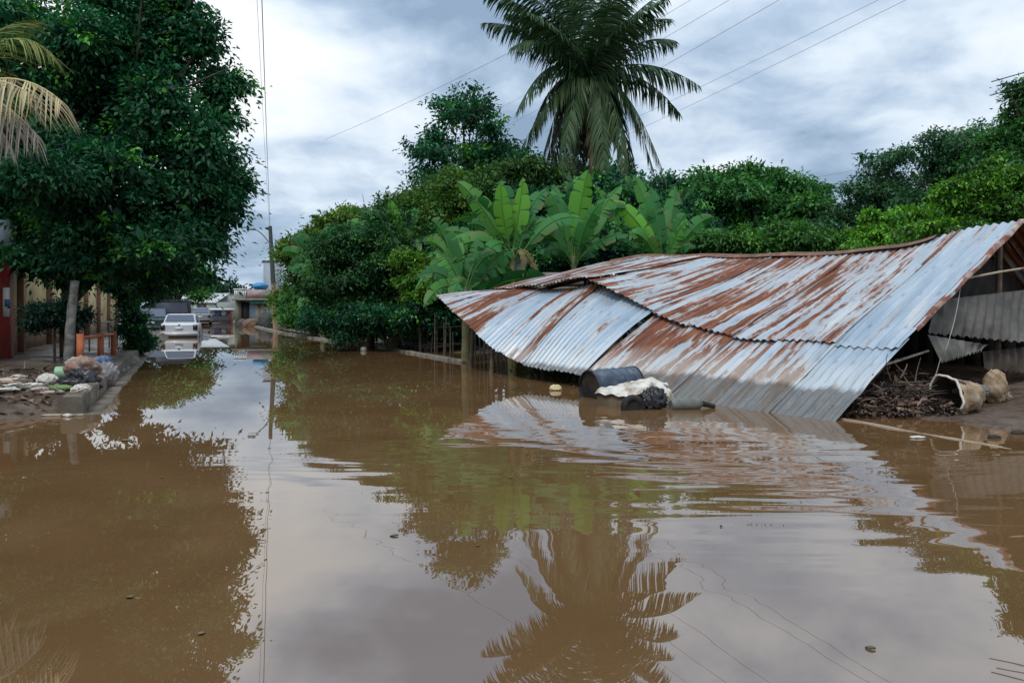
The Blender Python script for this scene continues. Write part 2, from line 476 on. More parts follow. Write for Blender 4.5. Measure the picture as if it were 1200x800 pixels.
# nail rows with their own rust marks
def fr(v, p): return TIN.math('MULTIPLY', TIN.math('ABSOLUTE', TIN.math('SUBTRACT', TIN.math('FRACT', TIN.math('DIVIDE', v, p)), 0.5)), p)
ns_ = fr(sepv.outputs[0], 0.2688); nv_ = fr(TIN.math('ADD', sepv.outputs[1], TIN.math('MULTIPLY', big, 0.06)), 0.86)
nd_ = TIN.math('SQRT', TIN.math('ADD', TIN.math('MULTIPLY', ns_, ns_), TIN.math('MULTIPLY', TIN.math('MULTIPLY', nv_, nv_), 0.25)))
col = TIN.mix(TIN.math('MULTIPLY', TIN.ramp(nd_, [(0.010, (1, 1, 1)), (0.034, (0, 0, 0))]), TIN.math('MULTIPLY', spk, 0.85)), col, (0.10, 0.045, 0.022))
# scattered eaten dark patches
ptch = TIN.ramp(TIN.noise(tmap(6, 3.2, 13), 1, 7, 0.7, 0.6), [(0.66, (0, 0, 0)), (0.70, (1, 1, 1))])
col = TIN.mix(TIN.math('MULTIPLY', ptch, 0.75), col, (0.16, 0.085, 0.05))
# dried flood mud on the lowest half metre (height kept in the third attribute value)
tide = TIN.math('ADD', sepv.outputs[2], TIN.math('MULTIPLY', TIN.noise(tmap(3, 0.5, 7), 1, 4), 0.22))
wet = TIN.ramp(tide, [(0.54, (1, 1, 1)), (0.60, (0, 0, 0))])
col = TIN.mix(TIN.math('MULTIPLY', wet, 0.86), col, TIN.ramp(spk, [(0.3, (0.065, 0.058, 0.048)), (0.7, (0.15, 0.14, 0.12))]))
pale = TIN.ramp(tide, [(0.54, (0, 0, 0)), (0.60, (1, 1, 1)), (0.72, (1, 1, 1)), (0.98, (0, 0, 0))])
col = TIN.mix(TIN.math('MULTIPLY', pale, 0.35), col, (0.56, 0.55, 0.50))
TIN.set(Base_Color=col, Roughness=TIN.mix(rust_f, (0.42,) * 3, (0.9,) * 3), Metallic=TIN.math('MULTIPLY', TIN.math('SUBTRACT', 1.0, rust_f), 0.18))
TIN.bump(spk, 0.15, 0.01)
TIN = TIN.m

shed = thing('collapsed_shed', 'collapsed shed with a big sagging rusty corrugated tin roof sunk into the flood', 'shed', (*(E0 + RS * 5 + RU * 2.5), 0.0))
rg = np.random.default_rng(11)
NS = 11; PITCH = RL * 0 + 10.35 / (NS * 7)
def corr(s): return 0.017 * np.cos(2 * np.pi * s / PITCH)
# how rusty each sheet is, from the right-hand gable to the left tip
low_r = [0.22, 0.52, 0.64, 0.66, 0.64, 0.20, 0.24, 0.56, 0.22, 0.70, 0.62]
top_r = [0.30, 0.54, 0.60, 0.62, 0.58, 0.62, 0.58, 0.62, 0.58, 0.62, 0.60]
W_ = 10.35 / NS
for row in (0, 1):
    for k in range(NS):
        s0, s1 = k * W_ - 0.03, (k + 1) * W_ + 0.035
        if row == 0 and k == 5: s0 += 0.06
        s = np.linspace(s0, s1, 62)
        lift = rg.uniform(0, 0.02) + (0.02 if k % 2 else 0)
        tilt = rg.normal(0, 0.012)
        if row == 0:
            v = np.linspace(-0.02, 1.04, 22)
            S, V = np.meshgrid(s, v, indexing='ij')
            U = V * UJ
            if k == 4: U = U + 0.0
            drop = np.interp(S, [0, 2.5, 4.6, 5.4, 6.0, 7.4, 8.4, 9.4, 10.4], [.02, .03, .06, .11, .16, .20, .14, .05, .03])
            Z = z_eave(S) * (1 - V) + (z_joint(S) - drop) * V
            bow = np.interp(S, [0, 4, 6, 8, 10.4], [0.0, 0.05, 0.13, 0.10, 0.02])
            Z = Z + bow * np.sin(np.pi * np.clip(V, 0, 1)) + lift + tilt * (S - s0)
            if k == 4: Z = Z - 0.05 * np.clip((S - s0) / (s1 - s0), 0, 1) * np.sin(np.pi * np.clip(V, 0, 1))
            if k == 5: Z = Z + 0.06 * (1 - np.clip((S - s0) / 0.5, 0, 1)) * np.clip(V * 1.5, 0, 1)
        else:
            v = np.linspace(-0.06, 1.0, 30)
            S, V = np.meshgrid(s, v, indexing='ij')
            U = UJ + V * (1 - UJ)
            Z = z_joint(S) * (1 - V) + z_ridge(S) * V
            sag = np.interp(S, [0, .9, 2, 5, 7, 9, 10.4], [0.0, -.02, -.05, -.05, 0.02, 0.03, 0.0])
            lip = np.interp(S, [0, 4.6, 5.6, 6.6, 7.4, 8.4, 10.4], [0, 0, .02, .06, .05, .01, 0])
            Z = Z + sag * np.sin(np.pi * np.clip(V, 0, 1)) + lip * np.exp(-np.clip(V + .06, 0, 2) * 6) + 0.02 + lift + tilt * (S - s0)
        Z = Z + 0.02 * np.sin(S * 2.3 + U * 5) * np.sin(U * 9 + k) - 0.03 * np.exp(-((U - (.15 + .7 * ((k * .37 + row * .21) % 1)) - .04 * (S - s0)) / .02) ** 2) * (k % 3 != 1)
        XY = roof_xy(S, U)
        cr = corr(S)
        nz = np.array([-0.36, -0.23, 0.90])
        P = np.concatenate([XY, Z[..., None]], -1) + cr[..., None] * nz
        rag = rg.normal(0, 0.012, P.shape[0])
        P[:, 0, :2] += rag[:, None] * RU
        A = np.stack([S, U * RL + (row * 31.0), np.where(row == 0, Z + 0.12, 5.0) if row == 0 else np.full_like(Z, 5.0)], -1)
        o = MB().grid(P, suv=A.reshape(-1, 3)).build('roof_sheet', TIN, shed, smooth=True)
        o['rust'] = (low_r if row == 0 else top_r)[k]
# back slope, hidden side of the roof
for k in range(NS):
    s = np.linspace(k * W_ - .03, (k + 1) * W_ + .03, 62); v = np.linspace(0, 1, 6)
    S, V = np.meshgrid(s, v, indexing='ij')
    XY = roof_xy(S, 1 + V * 0.62)
    Z = z_ridge(S) * (1 - V) + (0.75 + 0.1 * np.sin(S)) * V
    P = np.concatenate([XY, (Z + corr(S))[..., None]], -1)
    A = np.stack([S + 50, V * 3, np.full_like(S, 5.0)], -1)
    o = MB().grid(P, suv=A.reshape(-1, 3)).build('roof_sheet', TIN, shed, smooth=True)
    o['rust'] = 0.7
# ridge cap: a rust-brown folded strip along the sagging ridge
RUSTBROWN = simple('rusty ridge', (0.17, 0.085, 0.05), 0.85, 0.45, 4, dirt=(0.09, 0.045, 0.028))
s = np.linspace(1.3, 10.0, 60)
P = []
for da, dz in ((-0.035, -0.035), (-0.01, 0.035), (0.015, 0.05), (0.045, 0.02)):
    xy = roof_xy(s, np.full_like(s, 1.0 + da)); P.append(np.concatenate([xy, (z_ridge(s) + 0.045 + dz + 0.012 * np.sin(s * 3.1))[:, None]], 1))
MB().grid(np.stack(P, 1)).build('ridge_cap', RUSTBROWN, shed, smooth=True)
# gable verge: rusty bent edge strip down the right-hand end
u = np.linspace(0.40, 1.0, 30)
P = []
for ds, dz in ((0.035, 0.022), (-0.03, 0.016), (-0.038, -0.04)):
    ss = np.full_like(u, ds)
    zz = np.where(u < UJ, z_eave(ss) + (z_joint(ss) - z_eave(ss)) * u / UJ, z_joint(ss) + (z_ridge(ss) - z_joint(ss)) * (u - UJ) / (1 - UJ))
    P.append(np.concatenate([roof_xy(ss, u), (zz + dz + 0.02 + 0.01 * np.sin(u * 40))[:, None]], 1))
VERGE = simple('verge rust', (0.17, 0.06, 0.035), 0.8, 0.6, 4, dirt=(0.40, 0.36, 0.33))
MB().grid(np.stack(P, 1)).build('verge_strip', VERGE, shed)
# rafters and purlins under the sheets
def roof_z(s, u):
    s = np.asarray(s, float); u = np.asarray(u, float)
    return np.where(u < UJ, z_eave(s) + (z_joint(s) - .1 - z_eave(s)) * u / UJ, z_joint(s) + (z_ridge(s) - z_joint(s)) * (u - UJ) / (1 - UJ))
for uu in (0.12, 0.36, 0.62, 0.93):
    s = np.linspace(0.15, 10.1, 30)
    pts = np.concatenate([roof_xy(s, np.full_like(s, uu)), (roof_z(s, np.full_like(s, uu)) - 0.16)[:, None]], 1)
    MB().tube(pts, 0.04, 6).build('purlin', WOOD, shed)
for ss in (0.3, 3.4, 6.6, 9.8):
    u = np.linspace(0.05, 0.98, 14)
    pts = np.concatenate([roof_xy(np.full_like(u, ss), u), (roof_z(np.full_like(u, ss), u) - 0.24)[:, None]], 1)
    MB().tube(pts, 0.05, 6).build('rafter', WOOD, shed)
for ss, uu in ((9.9, 0.15), (9.2, 0.45), (8.2, 0.05), (9.9, 0.8), (6.5, 0.5), (3.0, 0.95), (0.25, 0.97)):
    xy = roof_xy(np.array(ss), np.array(uu)).ravel()
    zt = float(roof_z(ss, uu)) - 0.18
    MB().tube([[xy[0] + rg.normal(0, .1), xy[1] + rg.normal(0, .05), min(-0.3, tz(*xy) - .2)], [xy[0], xy[1], zt]], [0.055, 0.045], 7).build('post', WOOD, shed)
# boards of the old rear wall, seen dark through the gable
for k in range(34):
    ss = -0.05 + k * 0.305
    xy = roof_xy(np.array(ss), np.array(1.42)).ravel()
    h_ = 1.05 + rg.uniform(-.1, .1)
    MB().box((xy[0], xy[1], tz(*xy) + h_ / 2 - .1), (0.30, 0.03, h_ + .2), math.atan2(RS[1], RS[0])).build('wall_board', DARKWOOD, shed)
# grey sheet torn from the gable, hanging fanned out
GREYTIN = Mat('dull grey tin')
v_ = GREYTIN.coord('Object')
GREYTIN.set(Base_Color=GREYTIN.ramp(GREYTIN.noise(v_, 4, 7, 0.65, .4), [(0.3, (0.05, 0.045, 0.04)), (0.55, (0.12, 0.113, 0.102)), (0.75, (0.175, 0.165, 0.15))]), Roughness=0.75)
GREYTIN = GREYTIN.m
def fan_sheet(c00, c10, c11, c01, waves, amp, name, mat, n=90, mth=14):
    a = np.linspace(0, 1, n)[:, None, None]; b = np.linspace(0, 1, mth)[None, :, None]
    P = (1 - a) * (1 - b) * c00 + a * (1 - b) * c10 + a * b * c11 + (1 - a) * b * c01
    P = P + np.cos(a * waves * 2 * np.pi) * amp * np.array([0.1, -1, 0.1]) + 0.05 * np.sin(a * 5) * np.sin(b * 3) * np.array([0, -1, 0])
    P[:, -1, 2] += 0.02 * np.sin(np.arange(n) * 1.7)
    return MB().grid(P).build(name, mat, shed, smooth=True)
fan_sheet(at(1096, 352, 11.0), at(1215, 338, 12.3), at(1212, 402, 12.1), at(1086, 390, 10.9), 11, 0.028, 'hanging_sheet', GREYTIN)
fan_sheet(at(1086, 392, 10.88), at(1158, 404, 11.5), at(1150, 411, 11.4), at(1102, 425, 10.8), 7, 0.02, 'hanging_sheet', GREYTIN)
fan_sheet(at(1150, 412, 11.9), at(1240, 402, 12.6), at(1240, 440, 12.5), at(1152, 432, 11.8), 10, 0.03, 'hanging_sheet', simple('brown wet sheet', (0.06, 0.045, 0.033), 0.8, 0.5, 5))
fan_sheet(at(1108, 308, 12.2), at(1215, 300, 13.6), at(1215, 345, 13.6), at(1100, 352, 12.2), 9, 0.02, 'hanging_sheet', simple('shaded old boards', (0.028, 0.024, 0.02), 0.8, 0.5, 5))  # near-black sheet, the shade inside the gable is put into its colour
MB().tube([at(1128, 327, 11.2), at(1170, 319, 11.4), at(1215, 312, 11.7)], [0.018, 0.02, 0.02], 6).build('loose_pole', PALEWOOD, shed)
MB().tube([at(1035, 428, 10.5), at(1088, 411, 10.9)], [0.02, 0.018], 6).build('loose_pole', PALEWOOD, shed)
MB().tube(bez(at(1126, 330, 11.1), at(1122, 372, 10.7), at(1108, 410, 10.6), 12), 0.006, 5).build('dangling_wire', simple('pale wire', (0.35, 0.33, 0.3), .6), shed)
MB().tube(bez(at(1102, 420, 10.6), at(1098, 436, 10.5), at(1094, 446, 10.4), 12), 0.005, 5).build('dangling_wire', bpy.data.materials['pale wire'], shed)

# ------------------------------------------------------------------ foliage builders
def leaves(centres, dirs, length, width, cols, rgen, fold=0.25):
    """one kinked four-cornered leaf per centre -> verts, faces, colours"""
    n = len(centres)
    d = dirs / (np.linalg.norm(dirs, axis=1)[:, None] + 1e-9)
    r = rgen.normal(size=(n, 3)) * 0.55; r[:, 2] += 0.8
    side = np.cross(d, r); side /= np.linalg.norm(side, axis=1)[:, None] + 1e-9
    nor = np.cross(side, d)
    L = length * rgen.uniform(0.5, 1.5, n)[:, None]; Wd = width * rgen.uniform(0.7, 1.25, n)[:, None]
    p0 = centres; tip = centres + d * L - nor * L * rgen.uniform(0, 0.25, n)[:, None]
    mid = centres + d * L * 0.45
    l = mid + side * Wd / 2 + nor * Wd * fold; r2 = mid - side * Wd / 2 + nor * Wd * fold
    V = np.stack([p0, l, tip, r2], 1).reshape(-1, 3)
    fidx = np.arange(n * 4).reshape(n, 4)
    return V, fidx, np.repeat(cols, 4, 0)
def crown_mb(lobes, n_leaves, leaf_len, leaf_w, clump_r, palette, seed, per=34, droop=0.35, flat=0.6, core=0.30, zmin=None, fill=0.16, sub=True):
    rgen = np.random.default_rng(seed)
    lb0 = np.array(lobes, float); lb = []
    for l in lb0:
        lb.append([*l[:3], *(l[3:6] * 0.76)])
        if sub:
            for _ in range(8):
                d_ = rgen.normal(size=3); d_ /= np.linalg.norm(d_); d_[2] = abs(d_[2]) * .9 if rgen.random() < .65 else d_[2]
                f_ = rgen.uniform(.20, .44)
                lb.append([*(l[:3] + d_ * l[3:6] * rgen.uniform(.66, 1.10)), *(l[3:6] * f_ * np.array([1.1, 1.1, .85]))])
    lb = np.array(lb)
    wts = (lb[:, 3] * lb[:, 4] * lb[:, 5]) ** (2 / 3); wts /= wts.sum()
    nc = max(4, n_leaves // per)
    idx = rgen.choice(len(lb), nc, p=wts)
    dv = rgen.normal(size=(nc, 3)); dv /= np.linalg.norm(dv, axis=1)[:, None]
    dv[:, 2] = np.where(dv[:, 2] < -0.55, dv[:, 2] * 0.5, dv[:, 2])
    rad = 1 - np.abs(rgen.normal(0, core, nc)); rad = np.clip(rad, 0.15, 1.12)
    spr = rgen.random(nc) < .05; rad = np.where(spr, rgen.uniform(1.0, 1.28, nc), rad)
    cc = lb[idx, :3] + dv * rad[:, None] * lb[idx, 3:6]
    pal = np.array([p[1] for p in palette]); pw = np.array([p[0] for p in palette], float); pw /= pw.sum()
    pc = pal[rgen.choice(len(pal), nc, p=pw)] * rgen.uniform(0.55, 1.5, (nc, 1))
    cr = clump_r * rgen.uniform(0.6, 1.4, nc)
    ci = np.repeat(np.arange(nc), per)
    off = rgen.normal(size=(len(ci), 3)) * 0.55; off[:, 2] *= flat
    ctr = cc[ci] + off * cr[ci][:, None]
    ctr[:, 2] -= droop * 0.5 * (off[:, 0] ** 2 + off[:, 1] ** 2) * cr[ci]
    if zmin is not None:
        ctr[:, 2] = np.maximum(ctr[:, 2], zmin + rgen.uniform(0, .2, len(ctr)))
    dr = off * 0.9 + dv[ci] * 0.5 + rgen.normal(size=off.shape) * 0.55
    dr[:, 2] -= droop
    cols = pc[ci] * rgen.uniform(0.8, 1.5, (len(ci), 1))
    mb = MB()
    mb.add(*leaves(ctr, dr, leaf_len, leaf_w, cols, rgen))
    # larger leaves deep inside close the crown up
    nf = int(n_leaves * fill)
    if nf:
        fi = rgen.choice(len(lb), nf, p=wts)
        fd = rgen.normal(size=(nf, 3)); fd /= np.linalg.norm(fd, axis=1)[:, None]
        fc = lb[fi, :3] + fd * (rgen.uniform(0.05, 0.80, nf) ** 0.6)[:, None] * lb[fi, 3:6]
        if zmin is not None: fc[:, 2] = np.maximum(fc[:, 2], zmin)
        fcol = pal[rgen.choice(len(pal), nf, p=pw)] * rgen.uniform(0.7, 1.1, (nf, 1))
        mb.add(*leaves(fc, rgen.normal(size=(nf, 3)) - [0, 0, .4], leaf_len * 1.9, leaf_w * 2.3, fcol, rgen))
    return mb, cc
def px_lobes(Y, L):
    out = []
    for l in L:
        px, py, rx, ry = l[:4]; dY = l[4] if len(l) > 4 else 0.0; ky = l[5] if len(l) > 5 else 0.9
        y = Y + dY; c = at(px, py, y)
        out.append((c[0], c[1], c[2], rx * y / F, rx * y / F * ky, ry * y / F))
    return out
def tree(name, label, cat, Y, tpx, L, n, leaf, wid, clump, palette, seed, trunk_r=0.16, bark=BARK, group=None, per=34, droop=0.35, core=0.30, limbs=7, flat=0.5, lean=0.0, fill=0.16):
    rgen = np.random.default_rng(seed + 500)
    bx = (tpx - 600) * Y / F; bz = tz(bx, Y)
    lob = px_lobes(Y, L)
    t = thing(name, label, cat, (bx, Y, bz), group)
    zl = np.mean([l[2] for l in lob]); low = min(l[2] - l[5] for l in lob)
    mb, cc = crown_mb(lob, n, leaf, wid, clump, palette, seed, per, droop, flat, core, zmin=max(0.12, bz + 0.1), fill=fill)
    fork = np.array([bx + lean, Y, max(bz + 0.5, bz + 0.6 * (zl - bz) * 0.8)])
    tr = MB()
    base = np.array([bx, Y, bz - 0.3])
    k = bez(base, (base + fork) / 2 + rgen.normal(0, 0.12, 3) * [1, 1, 0], fork, 9)
    tr.tube(k, np.linspace(trunk_r * 1.25, trunk_r * 0.8, 9), 9)
    for i in range(limbs):
        l = lob[i % len(lob)]
        e_ = np.array(l[:3]) + rgen.normal(0, 0.35, 3) * np.array(l[3:6])
        st_ = k[rgen.integers(5, 9)]
        midp = (st_ + e_) / 2 + np.array([0, 0, 0.15 * np.linalg.norm(e_ - st_)])
        q_ = bez(st_, midp, e_, 8)
        tr.tube(q_, np.linspace(trunk_r * 0.55, trunk_r * 0.12, 8), 6)
        for j in range(3):
            a0 = q_[rgen.integers(3, 7)]; e2 = e_ + rgen.normal(0, 0.5, 3) * np.array(l[3:6])
            tr.tube(bez(a0, (a0 + e2) / 2 + [0, 0, .1], e2, 6), np.linspace(trunk_r * 0.22, trunk_r * 0.05, 6), 5)
    for i in rgen.choice(len(cc), min(len(cc), 26), replace=False):
        l = lob[int(np.argmin([np.linalg.norm((cc[i] - np.array(q[:3])) / np.array(q[3:6])) for q in lob]))]
        a0 = np.array(l[:3]) + (cc[i] - np.array(l[:3])) * .25; e2 = np.array(l[:3]) + (cc[i] - np.array(l[:3])) * rgen.uniform(.95, 1.16)
        if e2[2] < bz + .3: continue
        tr.tube(bez(a0, (a0 + e2) / 2 + rgen.normal(0, .08, 3), e2, 7), np.linspace(trunk_r * .16, trunk_r * .035, 7), 5)
    tr.build('trunk', bark, t, smooth=True)
    mb.build('crown', LEAF, t)
    return t

DARKG = [(5, (0.016, 0.082, 0.036)), (3, (0.028, 0.122, 0.048)), (2, (0.010, 0.046, 0.028)), (0.7, (0.07, 0.24, 0.035))]
MIDG = [(4, (0.040, 0.140, 0.028)), (3, (0.058, 0.175, 0.032)), (2, (0.024, 0.088, 0.024)), (1, (0.10, 0.23, 0.04))]
YELG = [(4, (0.075, 0.165, 0.024)), (3, (0.11, 0.205, 0.028)), (3, (0.042, 0.115, 0.024)), (0.6, (0.16, 0.20, 0.04))]
BRIG = [(4, (0.075, 0.23, 0.024)), (3, (0.12, 0.30, 0.03)), (2, (0.042, 0.14, 0.024))]
BLUG = [(4, (0.040, 0.115, 0.050)), (3, (0.055, 0.145, 0.058)), (2, (0.026, 0.080, 0.040))]

# ------------------------------------------------------------------ left side: the big dark tree over the pavement
tree('broadleaf_tree', 'huge dense dark green tree spreading over the left pavement and the parked cars', 'tree', 18.5, 84,
     [(70, 90, 150, 135, 0.5), (215, 190, 72, 118, -.3), (150, 60, 85, 85, 0), (40, 215, 110, 95, -0.3), (130, 250, 110, 72, -1.0), (205, 285, 62, 42, 0.2),
      (235, 48, 28, 38, 0, 1), (202, 20, 26, 36, 0, 1), (262, 235, 30, 60, 0, 1), (105, 300, 85, 34, -1), (52, 306, 34, 26, -0.5), (30, 265, 40, 30, .6), (258, 120, 28, 50, .3, 1), (180, 318, 60, 22, .5)],
     120000, 0.135, 0.068, 0.36, DARKG, 3, 0.20, BARK, per=40, droop=0.45, core=0.30, limbs=13, fill=.12)
# ivy hanging off it down to the kerb
t0 = st(22.5, -2.5)
bx = at(160, 400, 21.5)
t = thing('climbing_plant', 'dark leafy creeper hanging down to the kerb beside the parked cars', 'plant', (bx[0], bx[1], tz(bx[0], bx[1])))
mb, _ = crown_mb(px_lobes(21.5, [(158, 385, 16, 26, 0), (150, 350, 13, 22, 0), (166, 405, 13, 14, 0), (138, 335, 16, 12, 0)]), 5200, 0.10, 0.06, 0.2, DARKG, 41, 20, zmin=.2)
MB().tube(bez(at(162, 418, 21.5), at(150, 370, 21.4), at(148, 310, 21), 10), [0.04] * 10, 6).build('stem', BARK, t)
mb.build('foliage', LEAF, t)
# clipped shrub on the pavement
b_ = at(64, 420, 16.6)
t = thing('clipped_shrub', 'low dark rounded shrub on a thin stem before the yellow wall', 'shrub', (b_[0], b_[1], tz(b_[0], b_[1])))
mb, _ = crown_mb(px_lobes(16.6, [(50, 374, 22, 18, 0), (82, 377, 22, 18, 0), (66, 370, 26, 18, 0)]), 7000, 0.07, 0.04, 0.16, [(4, (0.016, 0.045, 0.032)), (2, (0.022, 0.058, 0.036))], 42, 24, droop=.1)
MB().tube([(b_[0], b_[1], tz(b_[0], b_[1]) - .1), at(64, 380, 16.6)], [0.03, 0.025], 6).build('stem', BARK, t)
mb.build('foliage', LEAF, t)
# second shrub further back and background greenery on the left
tree('street_tree', 'mid green tree over the far end of the left pavement behind the dark van', 'tree', 48, 205,
     [(195, 322, 32, 26, 0), (225, 330, 26, 20, 2), (165, 318, 34, 30, 0), (232, 348, 12, 8, 0)], 14000, 0.22, 0.11, 0.6, MIDG, 5, 0.16)

# dry palm whose fronds hang in at the upper left corner
def frond(p0, p1, p2, n, lw, ll, rgen, cols, hang=0.8, mb=None, fwd=0.5, seg=3, taper=True):
    mb = mb or MB()
    P = bez(p0, p1, p2, n * 2)
    T = np.gradient(P, axis=0); T /= np.linalg.norm(T, axis=1)[:, None]
    up = np.array([0, 0, 1.0])
    side = np.cross(T, up); side /= np.linalg.norm(side, axis=1)[:, None] + 1e-6
    cols = np.asarray(cols)
    r0 = 0.035 if ll > 0.5 else 0.02
    mb.tube(P[::4], np.linspace(r0, r0 * 0.2, len(P[::4])), 5, cols[0] * 1.5, caps=False)
    gap = [rgen.uniform(.2, .95) for _ in range(3)]
    for sgn in (-1, 1):
        for i in range(2, n * 2, 1):
            t_ = i / (n * 2)
            if rgen.random() < .07 or min(abs(t_ - g_) for g_ in gap) < .012: continue
            L = ll * (0.35 + 0.65 * math.sin(math.pi * min(1, t_ * 0.85 + 0.12))) * rgen.uniform(0.8, 1.1)
            if t_ > 0.93: L *= 0.7
            d = side[i] * sgn * (0.75 + rgen.normal(0, 0.12)) + T[i] * (fwd + rgen.normal(0, 0.1)) + up * (0.15 - 0.3 * hang)
            d /= np.linalg.norm(d)
            w_ = lw * rgen.uniform(0.7, 1.15)
            c = cols[rgen.integers(0, len(cols))] * rgen.uniform(0.7, 1.25)
            pts = []; cur = P[i].copy(); dd = d.copy()
            for k in range(seg + 1):
                pts.append(cur.copy()); dd = dd - up * hang * (0.42 + .25 * rgen.random()); dd /= np.linalg.norm(dd); cur = cur + dd * L / seg
            pts = np.array(pts)
            wv = np.cross(pts[-1] - pts[0], np.cross(d, T[i]) + 0.2 * rgen.normal(size=3)); wv /= np.linalg.norm(wv) + 1e-6
            ws = w_ * np.array([0.7, 1.0, 0.75, 0.08])[: seg + 1] / 2
            G = np.stack([pts - wv * ws[:, None], pts + wv * ws[:, None]], 1)
            mb.grid(G, c)
    return mb
rgp = np.random.default_rng(77)
pb = at(-75, 430, 13.5)
dp = thing('dry_palm', 'small palm with drooping straw coloured fronds beside the red pillar', 'palm tree', (pb[0], pb[1], tz(pb[0], pb[1])))
hub = at(-62, 118, 13.4)
MB().tube(bez((pb[0], pb[1], tz(pb[0], pb[1]) - .2), (pb[0] - .2, pb[1], 2), hub, 14), np.linspace(.14, .09, 14), 10).build('trunk', PALMBARK, dp, smooth=True)
straw = [(0.40, 0.33, 0.17), (0.34, 0.29, 0.17), (0.46, 0.40, 0.25)]
grey = [(0.34, 0.30, 0.25), (0.28, 0.25, 0.21), (0.40, 0.36, 0.31)]
olive = [(0.10, 0.15, 0.04), (0.14, 0.19, 0.05), (0.20, 0.21, 0.07)]
for (c1, c2, cols, hg, ll_) in (((10, 66, 12.6), (72, 118, 12.2), straw, .75, 1.35), ((-16, 92, 12.8), (44, 158, 12.4), grey, 1.0, 1.2), ((-24, 100, 13.2), (10, 170, 12.9), grey, 1.1, 1.0),
                           ((0, 10, 13.0), (60, 62, 13.0), olive, .6, 1.1), ((-30, 30, 14), (40, 24, 14.4), olive, .5, 1.0), ((-60, 20, 13), (-140, 60, 12), olive, .7, 1.1), ((-90, 60, 13), (-170, 150, 13), straw, .8, 1.1),
                           ((-20, 74, 12.0), (36, 110, 11.6), straw, .8, 1.2), ((-70, 60, 15), (-60, 90, 17), olive, .6, 1.0)):
    frond(hub, at(*c1), at(*c2), 24, 0.028, ll_, rgp, cols, hg, fwd=1.0, seg=3).build('frond', DRY, dp)

# ------------------------------------------------------------------ left side: pillar, wall, railing
RED = simple('red paint', (0.44, 0.05, 0.045), 0.6, 0.25, 2.5, dirt=(0.20, 0.06, 0.045))
WHITEP = simple('white paint', (0.68, 0.69, 0.70), 0.6, 0.1, 3, dirt=(0.50, 0.49, 0.46))
b_ = gp(0, 433); yb = b_[1]
ps = 0.62
cx = (13 - 600) * yb / F - ps / 2 - .20
pil = thing('gate_pillar', 'tall red painted pillar with a pale grey block on top', 'pillar', (cx, yb + .2, tz(cx, yb)))
zr = H + (HY - 300) * yb / F; zt_ = H + (HY - 258) * yb / F
MB().box((cx, yb + .2, (zr + .0) / 2), (ps, ps, zr), 0.39).build('shaft', RED, pil)
MB().box((cx, yb + .2, (zr + zt_) / 2 + .003), (ps + .08, ps + .08, zt_ - zr), 0.39).build('pillar_cap', simple('grey blue paint', (0.40, 0.47, 0.55), .6, .15, 3), pil)
sgn = MB()
pil_f = at(7.5, 355, yb - .16)
SIGNW = simple('sign white', (0.72, 0.72, 0.70), .5, .06, 4); BLUE = simple('blue paint', (0.03, 0.16, 0.34), .5, .2, 5)
n_ = MB().box(at(7.5, 354, yb - .17), (0.13, 0.02, 0.66), 0.39).build('notice_plate', SIGNW, pil)
MB().box(at(8.3, 355, yb - .185), (0.10, 0.012, 0.17), 0.39).build('notice_mark', BLUE, n_)
# yellow boundary wall receding along the pavement
YEL = simple('ochre wall paint', (0.50, 0.40, 0.19), 0.8, 0.2, 1.2, dirt=(0.30, 0.23, 0.11), bump=.1)
wl = st(18.5, -4.55); wall = thing('boundary_wall', 'long ochre yellow wall behind the pavement under the dark tree', 'wall', (wl[0], wl[1], tz(wl[0], wl[1])))
ang = math.atan2(SD[1], SD[0])
MB().box((*st(33, -4.6)[:2], 1.25), (28.6, 0.18, 2.9), ang).build('wall_panel', YEL, wall)
MB().box((*st(33, -4.6)[:2], 0.45), (28.63, 0.20, 0.7), ang).build('wall_base', simple('dirty wall base', (0.17, 0.10, 0.06), .85, .3, 2), wall)
for k in range(8):
    s_ = 19.2 + k * 3.9
    MB().box((*st(s_, -4.50)[:2], 1.36), (0.26, 0.26, 3.1), ang).build('pier', simple('pier paint', (0.20, 0.10, 0.055), .8, .3, 2) if k == 0 else bpy.data.materials['pier paint'], wall)
MB().box((*st(33, -4.6)[:2], 2.74), (28.6, 0.26, 0.08), ang).build('wall_coping', CONC, wall)
# the leaning white washed trunk with a sack round it
# orange railing at the kerb
ORG = simple('orange paint', (0.52, 0.13, 0.045), 0.6, 0.25, 3, dirt=(0.28, 0.09, 0.05))
r0 = at(93, 425, 15.2); r1 = at(118, 425, 17.6); r2 = at(132, 420, 19.8)
ral = thing('railing', 'short orange painted railing on the left kerb', 'railing', (r1[0], r1[1], tz(r1[0], r1[1])))
tops = []
for (px, py, yy) in ((94, 391, 15.2), (118, 390, 17.6), (133, 388, 19.8)):
    tp = at(px, py, yy); zb = tz(tp[0], tp[1])
    MB().box((tp[0], tp[1], (zb - .1 + tp[2]) / 2), (0.12, 0.12, tp[2] - zb + .1), 0.39).build('post', ORG, ral)
    tops.append(tp)
for a_, b2, dz in ((0, 1, -.08), (1, 2, -.08)):
    MB().tube([tops[a_] + [0, 0, dz], tops[b2] + [0, 0, dz]], 0.035, 7).build('rail', ORG, ral)
sr = thing('handrail', 'thin grey metal handrail behind the orange railing', 'railing', at(110, 420, 22))
hp = [at(104, 378, 20.5), at(138, 377, 23.5)]
MB().tube(hp, 0.025, 6).build('rail', simple('grey steel', (0.2, 0.2, 0.19), .5), sr)
for q_ in (0.02, 0.35, 0.68, 0.98):
    p_ = hp[0] * (1 - q_) + hp[1] * q_
    MB().tube([p_, (p_[0], p_[1], tz(p_[0], p_[1]) - .1)], 0.022, 6).build('post', bpy.data.materials['grey steel'], sr)
